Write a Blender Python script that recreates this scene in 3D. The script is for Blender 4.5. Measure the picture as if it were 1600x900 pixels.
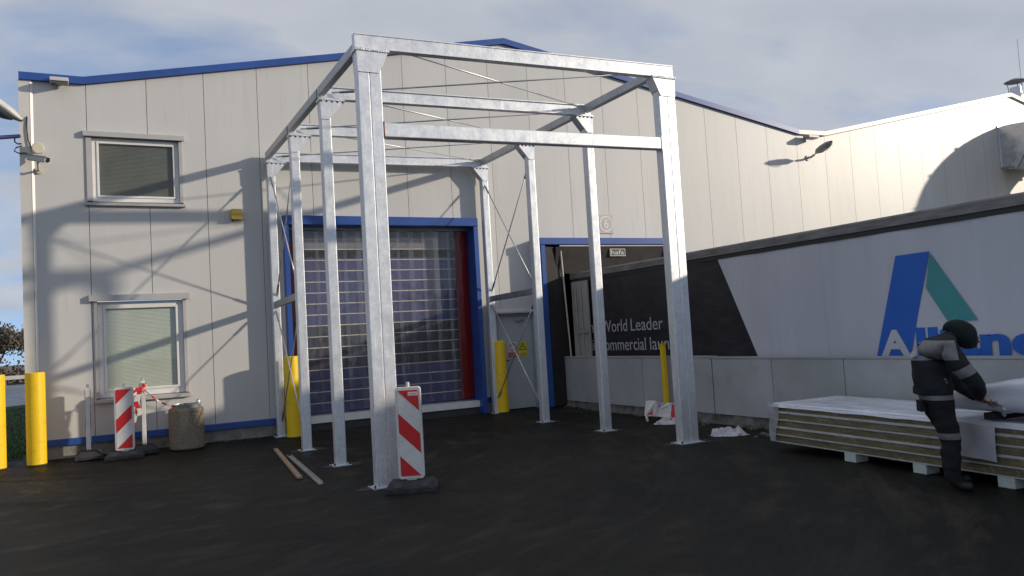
import bpy, bmesh, math, random
from mathutils import Vector, Matrix
random.seed(7)
S = bpy.context.scene
for o in list(bpy.data.objects): bpy.data.objects.remove(o)
COL = S.collection
rad = math.radians

# ------------------------------------------------------------------ camera
cd = bpy.data.cameras.new('camera'); cam = bpy.data.objects.new('camera', cd); COL.objects.link(cam)
fw = Vector((0.4588858, 0.88666041, 0.05707138)); rt = Vector((0.88811978, -0.45587741, -0.05847254)); up = Vector((0.02582773, -0.07751844, 0.99665632))
M = Matrix((rt, up, -fw)).transposed().to_4x4(); M.translation = Vector((0, 0, 1.6))
cam.matrix_world = M
cd.sensor_width = 36; cd.lens = 1249.35/1600*36; cd.clip_start = 0.05; cd.clip_end = 2000
S.camera = cam

# ------------------------------------------------------------------ sky and sun
SUN_AZ = 59.4; SUN_EL = 14.9          # azimuth right of the facade's outward normal
w = bpy.data.worlds.new('World'); S.world = w; w.use_nodes = True
nt = w.node_tree; N = nt.nodes; L = nt.links
for n in list(N): N.remove(n)
out = N.new('ShaderNodeOutputWorld'); bg = N.new('ShaderNodeBackground'); bg.inputs[1].default_value = 0.11
sky = N.new('ShaderNodeTexSky'); sky.sky_type = 'NISHITA'; sky.sun_disc = False
sz_ = N.new('ShaderNodeVectorMath'); sz_.operation = 'ADD'; sz_.inputs[1].default_value = (0, 0, 0.17)
sky.sun_elevation = rad(SUN_EL); sky.sun_rotation = rad(180-SUN_AZ); sky.air_density = 1.0; sky.dust_density = 0.15; sky.ozone_density = 2.0
tc = N.new('ShaderNodeTexCoord'); L.new(tc.outputs['Generated'], sz_.inputs[0]); sn_ = N.new('ShaderNodeVectorMath'); sn_.operation = 'NORMALIZE'; L.new(sz_.outputs[0], sn_.inputs[0]); L.new(sn_.outputs[0], sky.inputs[0]); sep = N.new('ShaderNodeSeparateXYZ'); L.new(tc.outputs['Generated'], sep.inputs[0])
zc = N.new('ShaderNodeMath'); zc.operation = 'MAXIMUM'; zc.inputs[1].default_value = 0.0; L.new(sep.outputs[2], zc.inputs[0])
za = N.new('ShaderNodeMath'); za.operation = 'ADD'; za.inputs[1].default_value = 0.22; L.new(zc.outputs[0], za.inputs[0])
dv = N.new('ShaderNodeVectorMath'); dv.operation = 'DIVIDE'; L.new(tc.outputs['Generated'], dv.inputs[0])
cb = N.new('ShaderNodeCombineXYZ'); [L.new(za.outputs[0], cb.inputs[i]) for i in range(3)]; L.new(cb.outputs[0], dv.inputs[1])
mp = N.new('ShaderNodeMapping'); mp.inputs['Location'].default_value = (4.1, 9.2, 0); mp.inputs['Scale'].default_value = (1.0, 1.3, 1.0); mp.inputs['Rotation'].default_value = (0, 0, 0.5)
L.new(dv.outputs[0], mp.inputs[0])
nz = N.new('ShaderNodeTexNoise'); nz.inputs['Scale'].default_value = 1.25; nz.inputs['Detail'].default_value = 7; nz.inputs['Roughness'].default_value = 0.52; nz.inputs['Distortion'].default_value = 0.25
L.new(mp.outputs[0], nz.inputs[0])
cr = N.new('ShaderNodeValToRGB'); cr.color_ramp.elements[0].position = 0.30; cr.color_ramp.elements[0].color = (0.10, 0.10, 0.10, 1); cr.color_ramp.elements[1].position = 0.53; cr.color_ramp.elements[1].color = (0.92, 0.92, 0.92, 1)
L.new(nz.outputs[0], cr.inputs[0])
nz2 = N.new('ShaderNodeTexNoise'); nz2.inputs['Scale'].default_value = 2.6; nz2.inputs['Detail'].default_value = 5; L.new(mp.outputs[0], nz2.inputs[0])
cc = N.new('ShaderNodeMix'); cc.data_type = 'RGBA'; cc.inputs[6].default_value = (3.2, 3.5, 4.1, 1); cc.inputs[7].default_value = (5.6, 5.7, 5.95, 1)
L.new(nz2.outputs[0], cc.inputs[0])
mx = N.new('ShaderNodeMix'); mx.data_type = 'RGBA'; L.new(cr.outputs[0], mx.inputs[0]); tn = N.new('ShaderNodeVectorMath'); tn.operation = 'MULTIPLY'; tn.inputs[1].default_value = (1.15, 1.4, 1.7); L.new(sky.outputs[0], tn.inputs[0]); L.new(tn.outputs[0], mx.inputs[6]); L.new(cc.outputs[2], mx.inputs[7])
L.new(mx.outputs[2], bg.inputs[0]); L.new(bg.outputs[0], out.inputs[0])
sl = bpy.data.lights.new('sun', 'SUN'); so = bpy.data.objects.new('sun', sl); COL.objects.link(so)
sl.energy = 3.2; sl.angle = rad(1.4); sl.color = (1.0, 0.875, 0.71)
sd = Vector((math.sin(rad(SUN_AZ))*math.cos(rad(SUN_EL)), -math.cos(rad(SUN_AZ))*math.cos(rad(SUN_EL)), math.sin(rad(SUN_EL))))
so.rotation_euler = sd.to_track_quat('Z', 'Y').to_euler(); so.location = (20, -20, 20)
S.view_settings.view_transform = 'Standard'; S.view_settings.look = 'None'; S.view_settings.exposure = 0.12; S.view_settings.gamma = 1
S.render.engine = 'CYCLES'

# ------------------------------------------------------------------ helpers
MATS = {}
def mat(name, col, rough=0.6, metal=0.0, var=0.12, scale=3.0, stretch=(1, 1, 1), bump=0.0, bscale=60.0, spec=0.5, rvar=0.0, col2=None, pos=(0.35, 0.65), detail=6, dirt=0.0, dirtcol=(0.05, 0.045, 0.04), dscale=6.0, dst=(1, 1, 1), orand=0.0):
    m = bpy.data.materials.new(name); m.use_nodes = True; MATS[name] = m
    n = m.node_tree.nodes; l = m.node_tree.links; b = n['Principled BSDF']
    b.inputs['Roughness'].default_value = rough; b.inputs['Metallic'].default_value = metal; b.inputs['Specular IOR Level'].default_value = spec
    t = n.new('ShaderNodeTexCoord'); mpn = n.new('ShaderNodeMapping'); mpn.inputs['Scale'].default_value = stretch; l.new(t.outputs['Object'], mpn.inputs[0])
    z = n.new('ShaderNodeTexNoise'); z.inputs['Scale'].default_value = scale; z.inputs['Detail'].default_value = detail; z.inputs['Roughness'].default_value = 0.62; l.new(mpn.outputs[0], z.inputs[0])
    r = n.new('ShaderNodeValToRGB'); r.color_ramp.elements[0].position = pos[0]; r.color_ramp.elements[1].position = pos[1]
    c = Vector(col); a = c*(1-var); d = Vector(col2) if col2 else c*(1+var)
    r.color_ramp.elements[0].color = (*a, 1); r.color_ramp.elements[1].color = (min(d[0], 1), min(d[1], 1), min(d[2], 1), 1)
    l.new(z.outputs[0], r.inputs[0]); last = r.outputs[0]
    if dirt:
        md_ = n.new('ShaderNodeMapping'); md_.inputs['Scale'].default_value = dst; l.new(t.outputs['Object'], md_.inputs[0])
        zd = n.new('ShaderNodeTexNoise'); zd.inputs['Scale'].default_value = dscale; zd.inputs['Detail'].default_value = 8; zd.inputs['Roughness'].default_value = 0.7; l.new(md_.outputs[0], zd.inputs[0])
        rd_ = n.new('ShaderNodeMapRange'); rd_.inputs['From Min'].default_value = 0.56; rd_.inputs['From Max'].default_value = 0.74; rd_.inputs['To Max'].default_value = dirt; l.new(zd.outputs[0], rd_.inputs[0])
        xd = n.new('ShaderNodeMix'); xd.data_type = 'RGBA'; xd.inputs[7].default_value = (*dirtcol, 1); l.new(rd_.outputs[0], xd.inputs[0]); l.new(last, xd.inputs[6]); last = xd.outputs[2]
    if orand:
        oi = n.new('ShaderNodeObjectInfo'); ro = n.new('ShaderNodeMapRange'); ro.inputs['To Min'].default_value = 1-orand; ro.inputs['To Max'].default_value = 1+orand; l.new(oi.outputs['Random'], ro.inputs[0])
        hv = n.new('ShaderNodeHueSaturation'); l.new(ro.outputs[0], hv.inputs['Value']); l.new(last, hv.inputs['Color']); last = hv.outputs[0]
    l.new(last, b.inputs['Base Color'])
    if rvar:
        mr = n.new('ShaderNodeMapRange'); mr.inputs['From Min'].default_value = 0.3; mr.inputs['From Max'].default_value = 0.7
        mr.inputs['To Min'].default_value = max(0.03, rough-rvar); mr.inputs['To Max'].default_value = rough+rvar
        l.new(z.outputs[0], mr.inputs[0]); l.new(mr.outputs[0], b.inputs['Roughness'])
    if bump:
        z2 = n.new('ShaderNodeTexNoise'); z2.inputs['Scale'].default_value = bscale; z2.inputs['Detail'].default_value = 4; l.new(mpn.outputs[0], z2.inputs[0])
        bp = n.new('ShaderNodeBump'); bp.inputs['Strength'].default_value = bump; bp.inputs['Distance'].default_value = 0.02
        l.new(z2.outputs[0], bp.inputs['Height']); l.new(bp.outputs[0], b.inputs['Normal'])
    return m

def link(o): COL.objects.link(o); return o
def tag(o, label=None, cat=None, group=None, kind=None):
    if label: o['label'] = label
    if cat: o['category'] = cat
    if group: o['group'] = group
    if kind: o['kind'] = kind
    return o
BASE = {}
def thing(name, label, cat, loc=(0, 0, 0), rotz=0.0, group=None):
    o = bpy.data.objects.new(name, None); o.empty_display_size = 0.2; link(o)
    o.location = loc; o.rotation_euler = (0, 0, rotz)
    BASE[o] = Matrix.Translation(Vector(loc)) @ Matrix.Rotation(rotz, 4, 'Z')
    return tag(o, label, cat, group)

class MB:
    def __init__(s): s.v = []; s.f = []; s.m = []; s.mi = 0
    def add(s, vs, fs):
        k = len(s.v); s.v += [tuple(p) for p in vs]; s.f += [tuple(i+k for i in f) for f in fs]; s.m += [s.mi]*len(fs); return s
    def box(s, x0, x1, y0, y1, z0, z1):
        return s.add([(x0, y0, z0), (x1, y0, z0), (x1, y1, z0), (x0, y1, z0), (x0, y0, z1), (x1, y0, z1), (x1, y1, z1), (x0, y1, z1)],
                     [(0, 3, 2, 1), (4, 5, 6, 7), (0, 1, 5, 4), (1, 2, 6, 5), (2, 3, 7, 6), (3, 0, 4, 7)])
    def prism(s, poly, vec):
        n = len(poly); a = [Vector(p) for p in poly]; b = [p+Vector(vec) for p in a]
        return s.add(a+b, [tuple(range(n))[::-1], tuple(range(n, 2*n))]+[(i, (i+1) % n, n+(i+1) % n, n+i) for i in range(n)])
    def sweep(s, p, q, prof, upv=(0, 0, 1)):
        p = Vector(p); q = Vector(q); d = (q-p).normalized(); u = Vector(upv); sx = d.cross(u).normalized(); sy = sx.cross(d).normalized(); n = len(prof)
        a = [p+sx*x+sy*y for x, y in prof]; b = [q+sx*x+sy*y for x, y in prof]
        return s.add(a+b, [tuple(range(n))[::-1], tuple(range(n, 2*n))]+[(i, (i+1) % n, n+(i+1) % n, n+i) for i in range(n)])
    def tube(s, p, q, r, n=10, r2=None):
        r2 = r if r2 is None else r2
        p = Vector(p); q = Vector(q); d = (q-p).normalized(); u = Vector((0, 0, 1)) if abs(d.z) < 0.95 else Vector((1, 0, 0)); sx = d.cross(u).normalized(); sy = sx.cross(d)
        a = [p+(sx*math.cos(t)+sy*math.sin(t))*r for t in [2*math.pi*i/n for i in range(n)]]; b = [q+(sx*math.cos(t)+sy*math.sin(t))*r2 for t in [2*math.pi*i/n for i in range(n)]]
        return s.add(a+b, [tuple(range(n))[::-1], tuple(range(n, 2*n))]+[(i, (i+1) % n, n+(i+1) % n, n+i) for i in range(n)])
    def path(s, pts, r, n=8, taper=None):
        pts = [Vector(p) for p in pts]; rings = []
        for i, p in enumerate(pts):
            d = (pts[min(i+1, len(pts)-1)]-pts[max(i-1, 0)]).normalized(); u = Vector((0, 0, 1)) if abs(d.z) < 0.95 else Vector((1, 0, 0)); sx = d.cross(u).normalized(); sy = sx.cross(d)
            rr = r if taper is None else taper[i]
            rings.append([p+(sx*math.cos(2*math.pi*j/n)+sy*math.sin(2*math.pi*j/n))*rr for j in range(n)])
        vs = [q for g in rings for q in g]; fs = []
        for i in range(len(pts)-1):
            for j in range(n): fs.append((i*n+j, i*n+(j+1) % n, (i+1)*n+(j+1) % n, (i+1)*n+j))
        fs.append(tuple(range(n))[::-1]); fs.append(tuple(range((len(pts)-1)*n, len(pts)*n)))
        return s.add(vs, fs)
    def lathe(s, c, prof, n=24, axis='z'):
        vs = []; fs = []; c = Vector(c)
        for r, z in prof:
            for i in range(n):
                t = 2*math.pi*i/n; a, b = r*math.cos(t), r*math.sin(t)
                vs.append(c+Vector({'z': (a, b, z), 'y': (a, z, b), 'x': (z, a, b)}[axis]))
        for k in range(len(prof)-1):
            for i in range(n): fs.append((k*n+i, k*n+(i+1) % n, (k+1)*n+(i+1) % n, (k+1)*n+i))
        fs.append(tuple(range(n))[::-1]); fs.append(tuple(range((len(prof)-1)*n, len(prof)*n)))
        return s.add(vs, fs)
    def grid(s, nx, ny, fn):
        vs = [fn(i/nx, j/ny) for j in range(ny+1) for i in range(nx+1)]
        return s.add(vs, [(j*(nx+1)+i, j*(nx+1)+i+1, (j+1)*(nx+1)+i+1, (j+1)*(nx+1)+i) for j in range(ny) for i in range(nx)])
    def build(s, name, m, parent=None, local=False, smooth=False, bevel=0.0, fix=True):
        me = bpy.data.meshes.new(name); me.from_pydata(s.v, [], s.f)
        ms = m if isinstance(m, (list, tuple)) else [m]
        for x in ms: me.materials.append(MATS[x] if isinstance(x, str) else x)
        for p, k in zip(me.polygons, s.m): p.material_index = k; p.use_smooth = smooth
        if fix:
            b = bmesh.new(); b.from_mesh(me); bmesh.ops.recalc_face_normals(b, faces=b.faces); b.to_mesh(me); b.free()
        if parent is not None and not local:
            r = parent
            while r.parent: r = r.parent
            if r in BASE: me.transform(BASE[r].inverted())
        o = bpy.data.objects.new(name, me); link(o)
        if parent is not None: o.parent = parent
        if bevel:
            bv = o.modifiers.new('bevel', 'BEVEL'); bv.width = bevel; bv.segments = 2; bv.limit_method = 'ANGLE'
        return o
def rrect(a, b, r, n=4):
    pts = []
    for cx, cy, t0 in ((a/2-r, b/2-r, 0), (-a/2+r, b/2-r, 90), (-a/2+r, -b/2+r, 180), (a/2-r, -b/2+r, 270)):
        for i in range(n+1): t = rad(t0+90*i/n); pts.append((cx+r*math.cos(t), cy+r*math.sin(t)))
    return pts
def ibeam(wd, h, tf=0.011, tw=0.008):
    return [(-wd/2, -h/2), (wd/2, -h/2), (wd/2, -h/2+tf), (tw/2, -h/2+tf), (tw/2, h/2-tf), (wd/2, h/2-tf), (wd/2, h/2), (-wd/2, h/2), (-wd/2, h/2-tf), (-tw/2, h/2-tf), (-tw/2, -h/2+tf), (-wd/2, -h/2+tf)]
def copy_tree(o, parent=None, label=None):
    c = o.copy(); link(c)
    if parent is not None: c.parent = parent
    if label: c['label'] = label
    for ch in list(o.children): copy_tree(ch, c)
    return c
DG = bpy.context.evaluated_depsgraph_get
def text_mesh(body, size, offset=0.0, extrude=0.0015):
    c = bpy.data.curves.new('text', 'FONT'); c.body = body; c.size = size; c.offset = offset; c.extrude = extrude; c.resolution_u = 4
    o = bpy.data.objects.new('text', c); link(o); dg = DG(); dg.update()
    me = bpy.data.meshes.new_from_object(o.evaluated_get(dg)); bpy.data.objects.remove(o)
    return me
def text(name, body, m, parent, origin, xdir, width=None, height=None, offset=0.0, sub=None):
    """flat lettering; origin = lower left corner, xdir = reading direction; width/height of the ink"""
    me = text_mesh(body, 1.0, offset)
    xs = [v.co.x for v in me.vertices]; ys = [v.co.y for v in me.vertices]
    x0, x1, y0, y1 = min(xs), max(xs), min(ys), max(ys)
    if sub: y0, y1 = sub
    sy = height/(y1-y0) if height else None; sx = width/(x1-x0) if width else sy
    sy = sy or sx; X = Vector(xdir); O = Vector(origin); Nn = X.cross(Vector((0, 0, 1)))
    for v in me.vertices: v.co = O+X*((v.co.x-x0)*sx)+Vector((0, 0, 1))*((v.co.y-(0 if sub else y0))*sy)+Nn*v.co.z
    me.materials.append(MATS[m]); r = parent
    while r.parent: r = r.parent
    if r in BASE: me.transform(BASE[r].inverted())
    me.name = name; o = bpy.data.objects.new(name, me); link(o); o.parent = parent
    return o

# ------------------------------------------------------------------ materials
def wallmat(name, col, rough=0.42):
    m = mat(name, col, rough, var=0.03, scale=0.7, stretch=(1.5, 1, 0.35), bump=0.10, bscale=2.2, spec=0.5, dirt=0.22, dirtcol=(0.26, 0.25, 0.22), dscale=2.2, dst=(3.5, 1, 0.25), orand=0.03)
    return m
wallmat('wall_metal', (0.545, 0.54, 0.525)); wallmat('hall_metal', (0.58, 0.565, 0.53))
mat('core', (0.05, 0.05, 0.05), 0.9); mat('joint_seal', (0.22, 0.215, 0.21), 0.8)
mat('blue_paint', (0.022, 0.075, 0.30), 0.38, var=0.12, scale=2)
mat('white_trim', (0.60, 0.58, 0.54), 0.4, var=0.06)
mat('trim_grey', (0.44, 0.43, 0.42), 0.45, var=0.06)
mat('pvc_white', (0.76, 0.75, 0.72), 0.4, var=0.05)
mat('plinth', (0.22, 0.21, 0.19), 0.9, var=0.3, scale=5, bump=0.3)
mat('galv', (0.70, 0.72, 0.745), 0.42, metal=0.5, var=0.055, scale=4, stretch=(2.2, 2.2, 1.3), bump=0.025, bscale=18, rvar=0.10, pos=(0.3, 0.7), dirt=0.16, dirtcol=(0.85, 0.86, 0.86), dscale=7, dst=(2.5, 2.5, 0.5))
mat('galv_dark', (0.34, 0.36, 0.38), 0.5, metal=0.8, var=0.2, scale=4, rvar=0.1)
def spangle(m):
    n = m.node_tree.nodes; l = m.node_tree.links; b = n['Principled BSDF']; src = b.inputs['Base Color'].links[0].from_socket
    t = n.new('ShaderNodeTexCoord'); v = n.new('ShaderNodeTexVoronoi'); v.inputs['Scale'].default_value = 38; l.new(t.outputs['Object'], v.inputs[0])
    sp_ = n.new('ShaderNodeSeparateColor'); l.new(v.outputs['Color'], sp_.inputs[0]); mr = n.new('ShaderNodeMapRange'); mr.inputs['To Min'].default_value = 0.92; mr.inputs['To Max'].default_value = 1.05; l.new(sp_.outputs[0], mr.inputs[0])
    # diagonal handling scratches
    mp_ = n.new('ShaderNodeMapping'); mp_.inputs['Rotation'].default_value = (0, 0.7, 0); mp_.inputs['Scale'].default_value = (14, 6, 0.9); l.new(t.outputs['Object'], mp_.inputs[0])
    zz_ = n.new('ShaderNodeTexNoise'); zz_.inputs['Scale'].default_value = 2.2; zz_.inputs['Detail'].default_value = 5; l.new(mp_.outputs[0], zz_.inputs[0])
    m2 = n.new('ShaderNodeMapRange'); m2.inputs['From Min'].default_value = 0.58; m2.inputs['From Max'].default_value = 0.70; m2.inputs['To Min'].default_value = 1.0; m2.inputs['To Max'].default_value = 1.15; l.new(zz_.outputs[0], m2.inputs[0])
    mm = n.new('ShaderNodeMath'); mm.operation = 'MULTIPLY'; l.new(mr.outputs[0], mm.inputs[0]); l.new(m2.outputs[0], mm.inputs[1])
    hv = n.new('ShaderNodeHueSaturation'); l.new(mm.outputs[0], hv.inputs['Value']); l.new(src, hv.inputs['Color']); l.new(hv.outputs[0], b.inputs['Base Color'])
spangle(MATS['galv'])
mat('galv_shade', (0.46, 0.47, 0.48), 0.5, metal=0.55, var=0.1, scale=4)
mat('rod', (0.55, 0.56, 0.57), 0.4, metal=0.7, var=0.15)
mat('bolt', (0.06, 0.06, 0.065), 0.5, metal=0.6)
mat('weld', (0.66, 0.66, 0.66), 0.55, metal=0.5, var=0.35, scale=30, bump=0.6, bscale=60)
mat('rust', (0.30, 0.12, 0.04), 0.9, var=0.4, scale=14)
mat('yellow', (0.86, 0.56, 0.008), 0.42, var=0.04, scale=2.5, bump=0.03, bscale=8, dirt=0.55, dirtcol=(0.22, 0.15, 0.05), dscale=9)
mat('red_refl', (0.58, 0.018, 0.02), 0.45, var=0.08, dirt=0.3, dirtcol=(0.2, 0.05, 0.04), dscale=11)
mat('white_refl', (0.66, 0.65, 0.62), 0.5, var=0.10, scale=7, dirt=0.4, dirtcol=(0.25, 0.23, 0.2), dscale=11)
mat('plastic_white', (0.66, 0.64, 0.60), 0.5, var=0.10, scale=5)
mat('rubber', (0.03, 0.03, 0.031), 0.8, var=0.35, scale=9, bump=0.4, bscale=50)
mat('aggregate', (0.22, 0.185, 0.135), 0.9, var=0.55, scale=55, bump=0.9, bscale=60, pos=(0.3, 0.7))
mat('wood', (0.34, 0.22, 0.14), 0.75, var=0.3, scale=5, stretch=(12, 1, 12))
mat('metal_strip', (0.42, 0.41, 0.38), 0.5, metal=0.4, var=0.2)
mat('dark_cloth', (0.008, 0.011, 0.013), 0.9, var=0.3, scale=12, bump=0.3, bscale=30)
mat('trouser', (0.006, 0.007, 0.010), 0.9, var=0.3, scale=12, bump=0.3, bscale=30)
mat('hood_cloth', (0.005, 0.012, 0.011), 0.95, var=0.3, scale=14, bump=0.4, bscale=40)
mat('reflect_band', (0.17, 0.165, 0.17), 0.6, var=0.15, scale=12)
mat('skin', (0.42, 0.25, 0.18), 0.6, var=0.1)
mat('boot', (0.012, 0.011, 0.010), 0.6)
mat('logo_blue', (0.010, 0.11, 0.48), 0.5, var=0.06)
mat('logo_teal', (0.045, 0.27, 0.28), 0.5, var=0.06)
mat('letter_white', (0.62, 0.62, 0.62), 0.6, var=0.05)
mat('letter_grey', (0.42, 0.42, 0.43), 0.6, var=0.05)
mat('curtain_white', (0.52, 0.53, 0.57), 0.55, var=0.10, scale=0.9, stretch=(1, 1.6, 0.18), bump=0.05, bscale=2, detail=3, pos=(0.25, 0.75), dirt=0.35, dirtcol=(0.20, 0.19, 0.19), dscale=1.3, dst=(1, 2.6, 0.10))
mat('curtain_black', (0.018, 0.016, 0.020), 0.5, var=0.5, scale=3, stretch=(1, 1, 3), bump=0.15, bscale=5)
mat('rail', (0.20, 0.19, 0.185), 0.65, metal=0.2, var=0.3, scale=4, stretch=(1, 0.6, 4))
mat('dark_rail', (0.035, 0.033, 0.033), 0.7)
mat('door_cream', (0.36, 0.345, 0.30), 0.6, var=0.12, scale=4)
mat('chassis', (0.025, 0.025, 0.027), 0.7)
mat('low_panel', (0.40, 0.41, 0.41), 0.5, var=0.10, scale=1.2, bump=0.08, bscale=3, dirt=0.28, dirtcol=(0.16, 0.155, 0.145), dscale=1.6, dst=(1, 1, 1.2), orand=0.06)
mat('concrete', (0.13, 0.125, 0.11), 0.95, var=0.45, scale=6, bump=0.8, bscale=14)
mat('shelter_black', (0.020, 0.0175, 0.017), 0.8, var=0.3, scale=3, bump=0.2, bscale=6)
mat('shelter_edge', (0.62, 0.56, 0.48), 0.7)
mat('slat_blue', (0.038, 0.040, 0.145), 0.35, var=0.15)
mat('slat_dark', (0.02, 0.018, 0.022), 0.25, var=0.2)
mat('slat_grey', (0.20, 0.21, 0.23), 0.4, var=0.15)
mat('joint_cream', (0.80, 0.72, 0.58), 0.5)
mat('door_grey', (0.40, 0.42, 0.44), 0.45, var=0.06, scale=1.5)
mat('door_trim', (0.33, 0.34, 0.36), 0.5)
mat('blind', (0.60, 0.61, 0.55), 0.6, var=0.05)
mat('blind_dark', (0.15, 0.15, 0.13), 0.7, var=0.12)
mat('sign_white', (0.62, 0.60, 0.58), 0.5)
mat('sign_red', (0.5, 0.03, 0.03), 0.5)
mat('sign_yellow', (0.62, 0.52, 0.03), 0.5)
mat('sign_black', (0.02, 0.02, 0.02), 0.5)
mat('plate_beige', (0.47, 0.44, 0.40), 0.5, var=0.04)
mat('device_white', (0.55, 0.54, 0.50), 0.5, var=0.08)
mat('device_cream', (0.58, 0.54, 0.42), 0.5, var=0.08)
mat('device_grey', (0.35, 0.36, 0.38), 0.4, var=0.08)
mat('lens', (0.02, 0.02, 0.025), 0.15)
mat('cable', (0.012, 0.014, 0.025), 0.6)
mat('cable_blue', (0.012, 0.018, 0.10), 0.5)
mat('alarm_yellow', (0.55, 0.36, 0.05), 0.4, var=0.1)
mat('duct_steel', (0.60, 0.61, 0.62), 0.32, metal=0.9, var=0.15, scale=3, rvar=0.1)
mat('film', (0.70, 0.72, 0.78), 0.22, var=0.10, scale=4, bump=0.32, bscale=13, stretch=(1, 0.45, 1.2), rvar=0.12)
mat('wool', (0.20, 0.16, 0.065), 0.95, var=0.35, scale=6, stretch=(1, 0.5, 14), bump=0.5, bscale=60)
mat('panel_skin', (0.62, 0.62, 0.62), 0.45, var=0.06)
mat('foam_block', (0.50, 0.56, 0.52), 0.9, var=0.12, scale=9, bump=0.3)
mat('paper', (0.52, 0.51, 0.55), 0.7, var=0.1, scale=6)
mat('bag', (0.55, 0.54, 0.56), 0.5, var=0.15, scale=8, bump=0.4, bscale=20)
mat('rubble', (0.10, 0.095, 0.08), 0.95, var=0.5, scale=10, bump=0.6)
mat('bark', (0.09, 0.065, 0.045), 0.95, var=0.3, scale=8)
mat('leaf_a', (0.105, 0.095, 0.075), 0.8, var=0.35, scale=1.2); mat('leaf_b', (0.10, 0.10, 0.065), 0.8, var=0.35, scale=1.2)
mat('hedge', (0.09, 0.075, 0.06), 0.9, var=0.35, scale=3)
mat('field', (0.16, 0.13, 0.07), 0.95, var=0.3, scale=0.4)
mat('grass_ground', (0.022, 0.050, 0.012), 0.95, var=0.4, scale=2)
mat('grass_blade', (0.035, 0.095, 0.018), 0.8, var=0.4, scale=3)
mat('road', (0.11, 0.12, 0.14), 0.35, var=0.12, scale=1, rvar=0.1)
mat('roof_sheet', (0.2, 0.2, 0.21), 0.6)
mat('stain', (0.30, 0.31, 0.29), 0.6, var=0.2, scale=3)

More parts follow.
